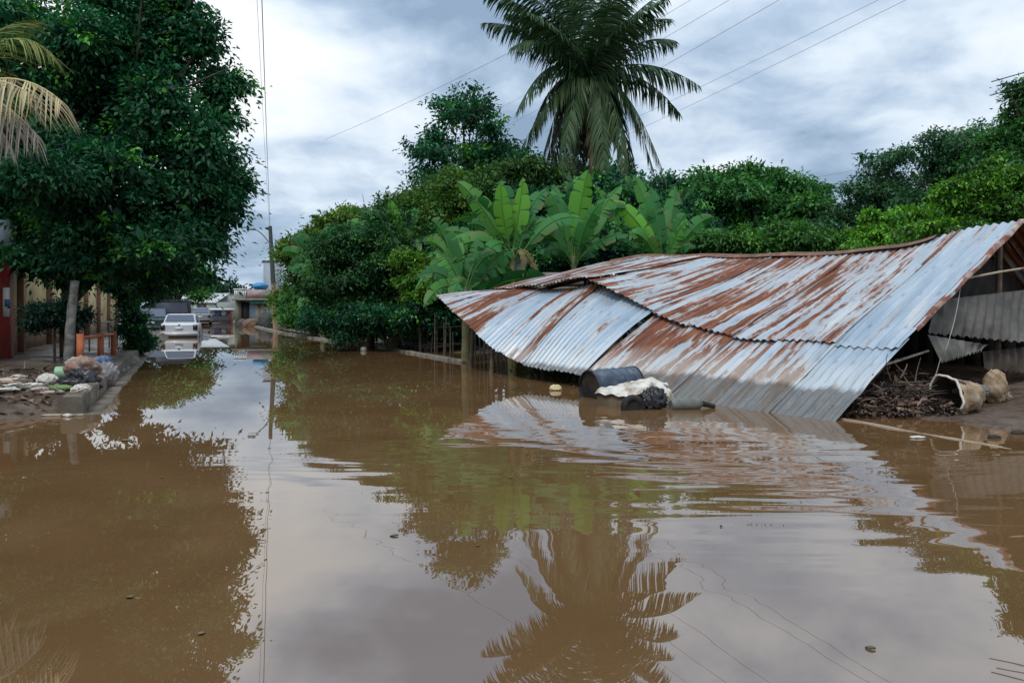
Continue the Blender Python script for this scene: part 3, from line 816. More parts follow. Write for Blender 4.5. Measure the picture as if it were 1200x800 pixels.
# pale trunk
b_ = at(84, 428, 16.0)
t = thing('tree_stump', 'slim whitewashed tree trunk beside the orange railing', 'tree trunk', (b_[0], b_[1], tz(b_[0], b_[1])))
MB().tube(bez((b_[0] - .05, b_[1], tz(b_[0], b_[1]) - .1), at(80, 395, 16.0), at(88, 330, 16.4), 14), np.linspace(.115, .085, 14) * (1 + .06 * np.sin(np.arange(14) * 2.1)), 9).build('trunk', PALEBARK, t, smooth=True)

# ------------------------------------------------------------------ left side: flood rubbish on the pavement
def blob(c, r, seed, squash=(1, 1, 1), amp=0.22, rz=0.0, n=26, freq=3.0, flat_to=None):
    """crumpled closed lump"""
    rgen = np.random.default_rng(seed)
    th = np.linspace(0, np.pi, n); ph = np.linspace(0, 2 * np.pi, n * 2, endpoint=False)
    T_, Ph = np.meshgrid(th, ph, indexing='ij')
    d = np.stack([np.sin(T_) * np.cos(Ph), np.sin(T_) * np.sin(Ph), np.cos(T_)], -1)
    rr = np.ones(T_.shape)
    for k in range(7):
        kv = rgen.normal(size=3) * freq * (1 + k * 0.5); rr += amp / (1 + k * .6) * np.abs(np.sin(d @ kv + rgen.uniform(0, 6))) - amp * .3
    P = d * rr[..., None] * r * np.array(squash)
    ca, sa = math.cos(rz), math.sin(rz)
    P = P @ np.array([[ca, sa, 0], [-sa, ca, 0], [0, 0, 1]])
    P = P + np.array(c)
    if flat_to is not None: P[..., 2] = np.maximum(P[..., 2], flat_to)
    return MB().grid(P, close=True)
def on_ground(px, py, extra=0.0):
    """point of the bank seen at this pixel"""
    Y = 8.0
    for _ in range(600):
        p = at(px, py, Y)
        if p[2] <= max(0.0, tz(p[0], p[1])) + extra: return p
        Y += 0.05
    return at(px, py, Y)
PLASTW = simple('dirty white plastic', (0.58, 0.555, 0.49), 0.55, 0.2, 6, dirt=(0.27, 0.20, 0.125), bump=.7)
PLASTG = simple('pale green plastic', (0.22, 0.42, 0.25), 0.5, 0.2, 5, dirt=(.22, .2, .13))
PLASTB = simple('blue cloth', (0.05, 0.10, 0.24), 0.8, 0.4, 9, dirt=(0.25, 0.27, 0.30))
BLACKB = simple('black bag', (0.014, 0.013, 0.015), 0.35, 0.4, 6, bump=.3)
CLOTH = simple('muddy cloth', (0.17, 0.10, 0.07), 0.85, 0.5, 7, dirt=(0.36, 0.30, 0.24))
PINKW = simple('pinkish muddy paper', (0.46, 0.36, 0.30), 0.8, 0.25, 7, dirt=(0.28, 0.19, 0.13))
def rubbish(px, py, r, mat, label, cat, name, seed, squash, rz=0.0, lift=0.5, group=None, amp=.22, freq=3.0):
    p = on_ground(px, py)
    z = max(0.0, tz(p[0], p[1])) + r * squash[2] * lift
    o = blob((p[0], p[1], z), r, seed, squash, amp, rz, freq=freq).build(name, mat, smooth=False)
    tag(o, label, cat, group)
    return o
def put(px, py, Y, r, mat, label, cat, name, seed, squash, rz=0.0, amp=.22, freq=3.0):
    tag(blob(at(px, py, Y), r, seed, squash, amp, rz, freq=freq).build(name, mat), label, cat)
put(94, 449, 11.9, 0.27, BLACKB, 'heap of shiny black plastic bags on the kerb corner', 'rubbish bag', 'rubbish_bag', 1, (1, .8, .75), .3, .35, 5)
put(96, 431, 12.2, 0.24, CLOTH, 'tangled brown muddy clothes piled on the black bags', 'clothes', 'clothes_pile', 2, (1.1, .8, .75), .2, .26, 3.5)
put(119, 428, 14.0, 0.20, PLASTB, 'crumpled blue and grey cloth draped over the kerb', 'cloth', 'cloth_bundle', 3, (1.0, .9, .8), .5, .3, 6)
put(124, 440, 13.2, 0.24, simple('grey sacking', (.26, .25, .25), .8, .3, 6, dirt=(.14, .12, .1)), 'pale grey sacking slumped on the kerb below the blue cloth', 'sack', 'slumped_sack', 5, (.8, .6, .9), .4, .3, 5)
put(95, 456, 10.55, 0.24, PLASTW, 'long flattened white sack lying on the kerb end', 'sack', 'flat_sack', 4, (.5, 1.35, .30), .39, .16, 4)
# pale green drum-like roll
p = on_ground(66, 446); p2 = p + np.array([0.42, 0.1, 0])
tag(MB().tube([p + [0, 0, .13], p2 + [0, 0, .14]], 0.115, 14).build('plastic_roll', PLASTG, smooth=True), 'pale mint green plastic roll on the muddy pavement', 'plastic roll')
rubbish(55, 449, 0.15, PLASTW, 'round white plastic bag left of the mint green roll', 'plastic bag', 'plastic_bag', 7, (1, .8, .7))
rubbish(70, 457, 0.17, simple('leaf green plastic', (0.12, 0.20, 0.06), .5, .3, 5), 'flattened yellowish green plastic bag below the mint roll', 'plastic bag', 'plastic_bag', 8, (1.2, .8, .3))
for k, (px, py, r_, lab) in enumerate(((12, 450, .24, 'wide crumpled pale paper sheet farthest left on the mud'), (26, 455, .20, 'pinkish white torn paper lump among the left mud rubbish'), (46, 459, .16, 'small pale scrap right of the pinkish paper lump'),
                                       (22, 443, .15, 'thin white strip behind the other scraps on the mud'), (60, 461, .11, 'tiny whitish scrap under the white bag'), (4, 458, .14, 'muddy pale scrap at the waterline on the left'))):
    rubbish(px, py, r_, PINKW if k % 2 == 0 else PLASTW, lab, 'litter', 'paper_scrap', 20 + k, (1.35, .75, .22), rz=k * .8, lift=.6, group='litter on the left pavement', amp=.35, freq=5)
n_ = 900; rl = np.random.default_rng(88)
ss_ = rl.uniform(10.6, 17, n_); tt_ = -1.9 - np.abs(rl.normal(0, 1.6, n_))
xy_ = ss_[:, None] * SD + tt_[:, None] * SN; zz_ = terrain(xy_[:, 0], xy_[:, 1])
kp = zz_ > .02
LC = np.array([(.05, .03, .02), (.11, .07, .045), (.20, .14, .10), (.03, .022, .016), (.33, .27, .22)])
mbl = MB().add(*leaves(np.column_stack([xy_, zz_ + .012])[kp], (rl.normal(size=(n_, 3)) * [1, 1, .12])[kp], .13, .055, LC[rl.choice(5, kp.sum(), p=[.3, .3, .15, .2, .05])], rl))
for k in np.where(kp)[0][:90]:
    d_ = rl.normal(size=3) * [1, 1, .08]; d_ /= np.linalg.norm(d_); c_ = np.array([*xy_[k], zz_[k] + .02])
    mbl.tube(bez(c_, c_ + d_ * .2 + [0, 0, .03], c_ + d_ * rl.uniform(.2, .7), 5), [.012, .011, .009, .007, .004], 5, LC[rl.integers(0, 4)])
LITT = Mat('litter scraps'); ta = LITT.node('ShaderNodeAttribute', attribute_name='tint'); LITT.set(Base_Color=ta.outputs['Color'], Roughness=.8)
kind(mbl.build('debris', LITT.m, origin=(0, 0, 0)), 'stuff')
# flat board lying in the shallow water
p = on_ground(40, 484)
tag(MB().box((p[0], p[1], 0.01), (1.25, 0.10, 0.03), 0.05).build('wooden_plank', PALEWOOD), 'thin pale plank floating before the kerb end', 'plank')
p = gp(79, 488)
tag(blob((p[0], p[1], .015), .05, 51, (1.2, .8, .5)).build('foam_cup', PLASTW), 'tiny white foam scrap floating by the kerb corner', 'litter')

# ------------------------------------------------------------------ utility pole and wires
pb = at(324, 388, 45.6); pz = tz(pb[0], pb[1]); ptop = at(316.5, 265, 45.6)
pole = thing('utility_pole', 'leaning dark wooden utility pole at the far street corner', 'utility pole', (pb[0], pb[1], pz))
PBASE = simple('pole base paint', (0.36, 0.25, 0.15), .8, .25, 2, dirt=(0.22, 0.15, 0.1))
PDARK = simple('pole shaft', (0.055, 0.062, 0.072), .75, .3, 3)
pbase = np.array([pb[0], pb[1], pz - .4]); mid_ = pbase + (ptop - pbase) * 0.5
MB().tube([pbase, mid_], [0.17, 0.15], 12).build('pole_base', PBASE, pole, smooth=True)
MB().tube([mid_, ptop], [0.149, 0.11], 12).build('pole_shaft', PDARK, pole, smooth=True)
arm_p = bez(at(317.5, 288, 45.5), at(308, 272, 45.2), at(298, 268.5, 45), 10)
MB().tube(arm_p, 0.035, 6).build('lamp_arm', bpy.data.materials['grey steel'], pole)
MB().box(at(295, 268.6, 44.95), (0.42, 0.18, 0.11), 0.1).build('lamp_head', bpy.data.materials['grey steel'], pole)
WIRE = simple('wire', (0.03, 0.03, 0.035), .6)
WIREP = simple('weathered wire', (0.20, 0.22, 0.25), .6)
def wire(a, b, sag, r, label, mat=WIRE, n=28):
    a = np.asarray(a); b = np.asarray(b)
    P = a + (b - a) * np.linspace(0, 1, n)[:, None]
    P[:, 2] -= sag * 4 * (lambda q: q * (1 - q))(np.linspace(0, 1, n))
    tag(MB().tube(P, r, 5, caps=False).build('overhead_wire', mat), label, 'wire', 'overhead wires')
wire(at(316.5, 266, 45.5), at(296, -330, 9), 0.35, 0.010, 'dark wire rising from the leaning utility pole up out of the picture', WIRE, 60)
wire(at(316, 268, 45.5), at(285, -330, 10), 0.5, 0.005, 'thinner pale wire just left of the dark wire above the utility pole', WIREP, 60)
wire(at(590, 222, 60), at(1120, -29, 26), 0.25, 0.0085, 'lowest long wire crossing the sky right of the palm crown', WIREP)
wire(at(590, 208, 60), at(1100, -35, 27), 0.2, 0.0085, 'long wire just above the lowest one in the right sky', WIREP)
wire(at(560, 195, 58), at(980, -39, 26), 0.2, 0.0085, 'third wire up, passing just over the right palm fronds', WIREP)
wire(at(560, 165, 58), at(905, -30, 28), 0.2, 0.008, 'highest thin wire right of the palm top', WIREP)
wire(at(540, 150, 58), at(850, -24, 28), 0.2, 0.007, 'short stretch of wire nearest the palm top', WIREP)
wire(at(380, 164, 55), at(640, 40, 34), 0.15, 0.010, 'faint wire crossing the sky left of the palm', WIREP)
wire(at(1090, 180, 40), at(930, 212, 60), 0.1, 0.010, 'faint short wire above the round tree on the right', WIREP)

mx_ = at(1240, 300, 15.5)
ant = thing('aerial', 'thin dark aerial rods poking into the sky at the right edge', 'aerial', (mx_[0], mx_[1], tz(mx_[0], mx_[1])))
MB().tube([(mx_[0], mx_[1], tz(mx_[0], mx_[1]) - .2), at(1240, 60, 15.5)], .03, 8).build('mast', WIRE, ant)
for (xa, ya, xb, yb_) in ((1162, 96, 1240, 74), (1168, 101, 1240, 84), (1160, 112, 1240, 92)):
    MB().tube([at(xa, ya, 15.2), at(xb, yb_, 15.5)], .012, 6).build('rod', WIRE, ant)

# ------------------------------------------------------------------ parked cars
def loft(sections, close_ends=True, col=None):
    """sections: list of (y, half width, z0, z1, corner radius, tumble)"""
    mb = MB(); P = []
    for (y, hw, z0, z1, cr, tb) in sections:
        ring = []
        for (sx, sz, a0) in ((1, 1, 0), (-1, 1, 90), (-1, -1, 180), (1, -1, 270)):
            for k in range(4):
                a = R(a0 + k * 30)
                x_ = sx * (hw - cr) + cr * math.cos(a); z_ = (z1 - cr if sz > 0 else z0 + cr) + cr * math.sin(a)
                x_ *= 1 - tb * (z_ - z0) / max(1e-3, z1 - z0)
                ring.append((x_, y, z_))
        P.append(ring)
    P = np.array(P)
    mb.grid(P, col, close=True)
    if close_ends:
        for k in (0, -1):
            mb.add(P[k], [list(range(P.shape[1]))], col)
    return mb
def xform(mb, loc, rz):
    ca, sa = math.cos(rz), math.sin(rz)
    M = np.array([[ca, sa, 0], [-sa, ca, 0], [0, 0, 1]])
    mb.v = [v @ M + np.array(loc) for v in mb.v]
    return mb
CARW = simple('silver white car paint', (0.56, 0.58, 0.61), 0.25, 0.05, 1.0)
CARD = simple('dark van paint', (0.025, 0.028, 0.03), 0.3, 0.2, 1.0)
CARS = simple('dark teal car paint', (0.03, 0.055, 0.055), 0.3, 0.2, 1)
GLASS = Mat('car glass').set(Base_Color=(0.10, 0.115, 0.15), Roughness=0.06, Metallic=0.15).m
LAMP = Mat('tail lamp').set(Base_Color=(0.03, 0.008, 0.012), Roughness=0.2).m
TRIM = simple('dark plastic trim', (0.02, 0.02, 0.022), .6)
CHROME = Mat('chrome').set(Base_Color=(.5, .5, .52), Metallic=1.0, Roughness=0.2).m
PLATE = simple('plate', (0.55, 0.62, 0.62), .5, .05)
def car(name, label, cat, loc, rz, paint, W, L, roof_z, belt, kind_='sedan'):
    """rear of the car faces -y in its own frame"""
    t = thing(name, label, cat, loc)
    hw = W / 2
    T = lambda m: xform(m, loc, rz)
    if kind_ == 'sedan':
        body = loft([(-L/2, hw*.86, .32, belt-.10, .10, .02), (-L/2+.10, hw*.95, .24, belt-.02, .12, .03), (-L/2+.7, hw, .20, belt, .12, .04), (L/2-1.2, hw, .2, belt-.02, .12, .05), (L/2-.2, hw*.93, .25, belt-.2, .12, .06), (L/2, hw*.82, .35, belt-.3, .1, .06)])
        cab = loft([(-L/2+.55, hw*.88, belt-.04, belt+.02, .02, .10), (-L/2+1.15, hw*.86, belt-.04, roof_z-.02, .10, .17), (-L/2+1.9, hw*.87, belt-.04, roof_z, .10, .18), (L/2-1.9, hw*.87, belt-.04, roof_z-.03, .10, .18), (L/2-1.05, hw*.88, belt-.06, belt+.0, .02, .1)])
        rw = [(-L/2+.60, belt+.03, hw*.74), (-L/2+1.10, roof_z-.09, hw*.64)]
    else:
        body = loft([(-L/2, hw*.94, .34, belt, .10, .02), (-L/2+.08, hw, .26, belt+.02, .1, .02), (L/2-.9, hw, .26, belt, .1, .03), (L/2, hw*.9, .35, belt-.3, .1, .05)])
        cab = loft([(-L/2+.04, hw*.93, belt-.04, roof_z-.06, .12, .08), (-L/2+.35, hw*.94, belt-.04, roof_z, .12, .09), (L/2-2.0, hw*.94, belt-.04, roof_z, .12, .09), (L/2-1.0, hw*.93, belt-.04, belt+.05, .03, .05)])
        rw = [(-L/2+.015, belt+.08, hw*.80), (-L/2+.035, roof_z-.18, hw*.74)]
    T(body).build('body', paint, t, smooth=True)
    cabo = T(cab).build('cabin', paint, t, smooth=True)
    (y0, z0, w0), (y1, z1, w1) = rw
    n = np.array([0, -(z1 - z0), (y1 - y0)]); n = n / np.linalg.norm(n) * (0.055 if kind_ == 'sedan' else .02)
    V = np.array([[-w0, y0, z0], [w0, y0, z0], [w1, y1, z1], [-w1, y1, z1]]) + n
    T(MB().add(V, [[0, 1, 2, 3]])).build('rear_window', GLASS, t)
    for sx in (-1, 1):
        if kind_ == 'sedan':
            V = np.array([[sx*hw*.885, -L/2+1.05, belt+.03], [sx*hw*.885, L/2-1.4, belt+.03], [sx*hw*.73, L/2-1.95, roof_z-.09], [sx*hw*.73, -L/2+1.3, roof_z-.09]])
        else:
            V = np.array([[sx*hw*.945, -L/2+.3, belt+.06], [sx*hw*.945, L/2-1.3, belt+.06], [sx*hw*.87, L/2-1.9, roof_z-.14], [sx*hw*.87, -L/2+.4, roof_z-.14]])
        V[:, 0] += sx * .012
        T(MB().add(V, [[0, 1, 2, 3]])).build('side_window', GLASS, t)
        T(MB().box((sx*hw*.80, -L/2+.02, belt-.21), (hw*.22, .10, .26))).build('tail_light', LAMP, t)
        for yy in (-L/2+.85, L/2-.9):
            w_ = T(MB().tube([(sx*(hw-.2), yy, .31), (sx*(hw-.0), yy, .31)], .31, 18)).build('wheel', BLACK, t)
            T(MB().tube([(sx*(hw-.02), yy, .31), (sx*(hw+.008), yy, .31)], .18, 14)).build('rim', CHROME, w_)
    T(MB().box((0, -L/2-.03, .43), (W*.93, .16, .17))).build('bumper', paint, t)
    T(MB().box((0, -L/2-.02, .30), (W*.88, .14, .10))).build('bumper_lip', TRIM, t)
    T(MB().box((0, -L/2-.005, belt-.26), (.34, .03, .14))).build('number_plate', PLATE, t)
    T(MB().box((0, -L/2+.02, belt-.10), (.09, .05, .07))).build('badge', TRIM, t)
    return t
rzc = math.atan2(SD[1], SD[0]) - math.pi / 2 - 0.04
c0 = at(213.5, 395, 38.2)
car('parked_car', 'silvery white sedan seen from behind parked in the flooded street', 'car', (c0[0], c0[1], -0.28), rzc, CARW, 1.80, 4.3, 1.40, 0.96)
c0 = at(205, 385, 46.5)
car('parked_van', 'tall dark van parked beyond the white sedan', 'van', (c0[0], c0[1], -0.1), rzc, CARD, 2.2, 4.9, 2.0, 1.15, 'van')
c0 = at(186, 385, 43.5)
car('parked_car', 'dark green car half hidden left of the white sedan', 'car', (c0[0] - .2, c0[1], -0.1), rzc, CARS, 1.75, 4.3, 1.5, 0.95)
c0 = at(236, 380, 66)
car('parked_car', 'small grey car far down the street by the stall', 'car', (c0[0], c0[1], -0.02), rzc, simple('grey car paint', (.2, .2, .21), .35), 1.75, 4.2, 1.45, 0.95)

# ------------------------------------------------------------------ far end of the street
c0 = at(256, 379, 74)
k_ = thing('street_stall', 'small street stall with a white flat awning at the end of the road', 'stall', (c0[0], c0[1], tz(c0[0], c0[1])))
sw = 31 * 74 / F
MB().box(at(256, 362.5, 74.2), (sw + .3, 1.8, .22)).build('awning', WHITEP, k_)
for dx in (-1, 1):
    MB().box((c0[0] + dx * sw * .47, 74.1, .72), (.16, .16, 1.5)).build('post', ORG, k_)
MB().box((c0[0], 74.7, .62), (sw * .9, .1, 1.2)).build('back_panel', simple('stall back', (.28, .3, .36), .7), k_)
MB().box((c0[0], 74.2, .35), (sw * .8, .6, .6)).build('counter', simple('stall counter', (.12, .12, .14), .7), k_)
for j, (dx, cc_) in enumerate(((-.55, (.45, .5, .58)), (-.05, (.05, .2, .45)), (.5, (.5, .55, .62)))):
    blob((c0[0] + dx, 74.0, .95), .28, 60 + j, (.9, .5, 1.1), .1).build('goods', simple('goods %s' % 'abc'[j], cc_, .7), k_)
# grey gabled house
GH = simple('pale grey render', (0.36, 0.37, 0.34), .8, .15, .6, dirt=(.26, .28, .22))
b_ = at(252, 378, 88)
gh = thing('grey_house', 'plain pale grey house wall above the white awning stall', 'house', (b_[0], b_[1] + 3, tz(b_[0], b_[1])))
zt_ = H + (HY - 345) * 88 / F
MB().box((b_[0], 91, zt_ / 2), (2.8, 6, zt_)).build('wall', GH, gh)
MB().box((b_[0], 91, zt_ + .06), (3.0, 6.2, .1)).build('roof', CONC, gh)
MB().box((b_[0] - .4, 87.97, zt_ - 1.1), (.8, .06, .8)).build('window', TRIM, gh)
b_ = at(228, 378, 84)
lh = thing('low_house', 'low long greenish grey house with a sloping sheet roof left of the stall', 'house', (b_[0], b_[1] + 3, tz(b_[0], b_[1])))
MB().box((b_[0], 87, 1.05), (4.6, 6, 2.1)).build('wall', simple('greenish render', (.34, .37, .33), .8, .15, .6), lh)
MB().add([(b_[0]-2.5, 83.8, 2.0), (b_[0]+2.5, 83.8, 2.0), (b_[0]+2.5, 88, 3.1), (b_[0]-2.5, 88, 3.1), (b_[0]-2.5, 83.8, 2.06), (b_[0]+2.5, 83.8, 2.06), (b_[0]+2.5, 88, 3.16), (b_[0]-2.5, 88, 3.16)],
         [[0, 1, 2, 3], [4, 5, 6, 7], [0, 1, 5, 4], [2, 3, 7, 6]]).build('roof', simple('sheet roof', (.42, .44, .44), .6, .15, 1), lh)
MB().box((b_[0] + .8, 83.97, 1.0), (1.0, .06, 1.7)).build('door', TRIM, lh)
# two storey house with a balcony
YB = 64
b_ = at(302, 382, YB)
bh = thing('balcony_house', 'two storey house with white balusters and a blue wall beside the pole', 'house', (b_[0], b_[1] + 3, tz(b_[0], b_[1])))
zx = lambda py: H + (HY - py) * YB / F
xx = lambda px: (px - 600) * YB / F
BLUEW = simple('light blue wall', (0.22, 0.38, 0.50), .75, .15, 1, dirt=(.40, .42, .42))
MB().box(((xx(274) + xx(334)) / 2, YB + 4.2, (zx(352)) / 2), (xx(334) - xx(274), 6, zx(352))).build('wall', BLUEW, bh)
MB().box(((xx(274) + xx(334)) / 2, YB + 5.2, (zx(352) + zx(338)) / 2), (xx(334) - xx(274) - .3, 4, zx(338) - zx(352))).build('upper_wall', simple('worn grey wall', (.30, .30, .29), .8, .2, 1), bh)
MB().box(((xx(271) + xx(334)) / 2, YB + 2.4, zx(351)), (xx(334) - xx(271), 4.4, .16)).build('balcony_slab', simple('slab', (.20, .17, .14), .8), bh)
MB().box(((xx(288) + xx(308)) / 2, YB + .35, (zx(350) + zx(340)) / 2 + .05), (xx(308) - xx(288), .12, zx(340) - zx(350))).build('parapet', simple('pinkish render', (.36, .27, .27), .8, .15, 1), bh)
MB().box(((xx(308) + xx(334)) / 2, YB + .35, (zx(350) + zx(340)) / 2 + .05), (xx(334) - xx(308) - .02, .12, zx(340) - zx(350))).build('parapet', simple('olive render', (.22, .22, .17), .8, .2, 1), bh)
for k in range(7):
    MB().box((xx(273.5 + k * 2.1), YB + .35, (zx(350) + zx(339.5)) / 2 + .06), (.09, .09, zx(339.5) - zx(350))).build('baluster', WHITEP, bh)
MB().box((xx(280), YB + .35, zx(338.8)), (xx(288) - xx(272), .16, .10)).build('handrail', WHITEP, bh)
MB().box((xx(274.2), YB + 1.1, zx(366)), (.5, .3, 2.2)).build('column', simple('olive column', (.16, .17, .12), .8), bh)
MB().box((xx(281), YB + 1.18, zx(367)), (.75, .1, 1.9)).build('door', TRIM, bh)
for px in (296.5, 302.5):
    MB().box((xx(px), YB + 1.17, zx(366)), (.36, .1, 2.0)).build('shutter', simple('cream shutter', (.55, .50, .42), .7), bh)
MB().box((xx(301), YB + .8, zx(354.5)), (xx(311) - xx(292), 1.0, .28)).build('awning', simple('dark green awning', (.02, .10, .09), .7), bh)
for px in (308, 312.5, 317):
    MB().box((xx(px), YB + 1.17, zx(363)), (.22, .08, 1.0)).build('window', WHITEP, bh)
t_ = MB().grid(np.array([[at(297, 337, YB + 3), at(300, 331, YB + 3), at(306, 329, YB + 3), at(312, 334, YB + 3)], [at(297, 338, YB + 1), at(301, 334, YB + 1), at(307, 332, YB + 1), at(313, 337, YB + 1)]]))
# blue tarp on the roof, a closed lump
p_ = at(305, 334, YB + 3)
tag(blob(p_ + [0, 0, -.1], .62, 66, (1.1, 1, .55), .1).build('blue_tarp', simple('blue tarpaulin', (.03, .22, .42), .5)), 'bright blue tarpaulin bundle on the balcony house roof', 'tarpaulin')
b_ = at(316, 380, 80)
tw = thing('grey_tower', 'square grey tank tower rising behind the balcony house', 'tower', (b_[0], b_[1], tz(b_[0], b_[1])))
MB().box((b_[0], 81, (H + (HY - 306) * 80 / F) / 2), (1.5, 1.5, H + (HY - 306) * 80 / F)).build('tower_shaft', simple('blue grey block', (.27, .31, .35), .8, .1, 1), tw)
MB().box((b_[0], 81, H + (HY - 306) * 80 / F + .05), (1.7, 1.7, .1)).build('tower_cap', CONC, tw)
# dark mound, dirt heap and planter in front of the house
for px, py, rr, ry, m_, lab, cat, nm in ((312, 377, .62, .85, simple('dark tarp', (.03, .035, .03), .7), 'dark rounded tarp covered heap below the balcony house', 'covered heap', 'covered_heap'),
                                        (294, 382, .62, .42, simple('brown rubble', (.16, .10, .06), .9, .4, 4), 'brown heap of dirt in front of the balcony house', 'dirt heap', 'dirt_heap'),
                                        (284, 385, .40, .4, simple('grey rubble', (.07, .07, .065), .9, .4, 4), 'small dark rubble heap at the far waterline', 'rubble heap', 'rubble_heap')):
    p_ = at(px, py, 57)
    tag(blob((p_[0], 57, .1), rr, int(px), (1, 1, ry / rr * 1.2), .12, freq=2.5).build(nm, m_), lab, cat)

# ------------------------------------------------------------------ coconut palm
rgc = np.random.default_rng(5)
YP = 31.6
hub = at(690, 93, YP)
pbx = hub[0] + 0.1; pz = tz(pbx, YP)
palm = thing('coconut_palm', 'tall coconut palm with drooping feathery fronds above the banana plants', 'palm tree', (pbx, YP, pz))
tp = bez((pbx, YP, pz - .3), (pbx + .25, YP, 6), hub + [0, 0, .3], 40)
MB().tube(tp, np.linspace(.21, .15, 40) * (1 + .06 * (np.arange(40) % 2)), 12).build('trunk', PALMBARK, palm, smooth=True)
PG = np.array([(0.026, 0.066, 0.028), (0.036, 0.085, 0.032), (0.050, 0.105, 0.036)])
PO = np.array([(0.040, 0.084, 0.030), (0.060, 0.100, 0.034), (0.032, 0.068, 0.026)])
PBn = np.array([(0.13, 0.10, 0.05), (0.10, 0.085, 0.045), (0.075, 0.085, 0.035)])
# tip offsets in decimetres from the hub: sideways, up, towards the viewer; lift of the curve; palette
FR = [(-42, 36, 4, 12, 0), (-44, 24, -8, 13, 0), (-35, 42, -14, 10, 0), (-34, 9, 8, 16, 0), (-30, -16, 6, 18, 0), (-22, -27, 10, 16, 1), (-17, -36, 4, 15, 1),
      (-9, -40, 12, 14, 1), (-3, -42, -8, 12, 1), (5, -41, 13, 12, 1), (12, -40, 3, 14, 1), (29, -42, 8, 17, 1), (22, -34, -10, 16, 1),
      (44, -2, 6, 13, 0), (42, 20, -4, 14, 0), (34, 38, 8, 11, 0), (24, 48, -6, 9, 0), (12, 54, 4, 6, 0), (0, 57, -8, 5, 0), (-12, 54, 6, 6, 0),
      (-24, 50, -2, 8, 0), (-14, -30, -22, 15, 0), (16, -28, -26, 15, 0), (-28, 20, 26, 10, 0), (26, 24, 26, 10, 0), (-6, 30, -38, 12, 0), (8, 30, 34, 12, 0),
      (-15, 46, 18, 7, 0), (15, 46, -16, 7, 0), (38, -14, -12, 16, 0), (-12, -41, 2, 9, 2), (-20, -37, -6, 9, 2),
      (-6, -38, -16, 12, 1), (1, -40, 5, 10, 2), (8, -41, 16, 12, 1), (15, -38, 10, 15, 1), (-13, -38, 14, 14, 1), (18, -40, -4, 14, 1), (26, -36, 2, 18, 1), (-26, -22, -12, 17, 1), (3, -42, -20, 12, 1), (-38, 30, -2, 12, 0), (38, 30, -14, 12, 0), (-30, 34, 12, 12, 0), (18, 42, 20, 9, 0), (-6, 50, -16, 7, 0)]
for (dx, dz, dy, lf, pi_) in FR:
    dz = dz * 1.08 if dz < -10 else dz
    tip = hub + np.array([dx, -dy, dz]) / 10.0 + rgc.normal(0, .22, 3)
    c1 = hub + np.array([dx * .5, -dy * .5, dz * .5 + lf + max(0, -dz) * .32]) / 10.0 + rgc.normal(0, .15, 3)
    hang = 1.0 if dz < 10 else 0.75
    frond(hub + rgc.normal(0, .12, 3), c1, tip, 46, 0.074, 1.32, rgc, (PG, PO, PBn)[pi_], hang, fwd=.55).build('frond', PALMLEAF, palm)
NUT = simple('green coconut', (0.09, 0.12, 0.03), .45, .3, 4)
for k in range(11):
    a_ = k * 2.39
    c_ = hub + np.array([math.cos(a_) * .36, math.sin(a_) * .36, -.25 - .13 * (k % 4)])
    blob(c_, .13, 90 + k, (1, 1, 1.25), .03, n=10).build('coconut', NUT, palm, smooth=True)

# ------------------------------------------------------------------ banana plants
rgb_ = np.random.default_rng(8)
def banana_leaf(p0, p1, p2, W, cols, rgen, tear=0.3, vdrop=0.35):
    n = 30
    P = bez(p0, p1, p2, n)
    T = np.gradient(P, axis=0); T /= np.linalg.norm(T, axis=1)[:, None]
    Ls = np.linalg.norm(np.diff(P, axis=0), axis=1).sum()
    view = np.array([0, -1.0, 0.35]) + rgen.normal(0, .35, 3)
    side = np.cross(T, view); side /= np.linalg.norm(side, axis=1)[:, None] + 1e-6
    nor = np.cross(side, T); nor *= np.sign(nor[:, 1:2] * -1 + nor[:, 2:3] * .6 + 1e-6)
    t = np.linspace(0, 1, n)
    tt = np.clip((t - .20) / .80, 0, 1)
    w = W * np.clip(1 - (1 - np.clip(tt / .22, 0, 1)) ** 2.2, 0, 1) ** .8 * np.clip(1 - np.clip((tt - .35) / .65, 0, 1) ** 2.2, 0, 1) ** .75 * (1 + .08 * np.sin(t * 9 + rgen.uniform(0, 6)))
    w[t < .21] = 0.016; w[-1] = .01
    mb = MB()
    c = np.asarray(cols[rgen.integers(0, len(cols))]) * rgen.uniform(.8, 1.2)
    for sg in (-1, 1):
        i = 0
        while i < n - 1:
            j = min(n - 1, i + (rgen.integers(1, 3) if rgen.random() < tear else rgen.integers(3, 8)))
            tw = rgen.normal(0, .22) * (1 if tear > .2 else .2)
            ks = np.arange(i, j + 1)
            rows = []
            for q_, (a, dr) in enumerate(((0, 0), (.5, .12 + tw * .5), (1.0, vdrop + tw))):
                wv = w[ks] * a
                shrink = (np.where((ks == i) | (ks == j), .88, 1.0)) if q_ == 2 else np.ones(len(ks))
                ends = np.where(ks == i, .34, np.where(ks == j, -.34, 0.0)) * (Ls / n) * a
                rows.append(P[ks] + T[ks] * ends[:, None] + side[ks] * (sg * wv * shrink)[:, None] - nor[ks] * (w[ks] * dr)[:, None] + T[ks] * (wv * .15)[:, None])
            G = np.stack(rows, 1); cseg = np.tile(c * rgen.uniform(.85, 1.15), (len(ks) * 3, 1)).reshape(len(ks), 3, 3)
            if tear > .2 and rgen.random() < .22: cseg[:, 2] = cseg[:, 2] * .3 + np.array([0.13, 0.085, 0.035])
            mb.grid(G, cseg.reshape(-1, 3))
            i = j
    P = P - [0, 0, .004]
    mb.tube(P + nor * .012, np.linspace(.024, .004, n), 5, np.array([0.09, 0.20, 0.05]), caps=False)
    return mb
BG = [(0.026, 0.125, 0.034), (0.038, 0.165, 0.038), (0.060, 0.205, 0.040)]
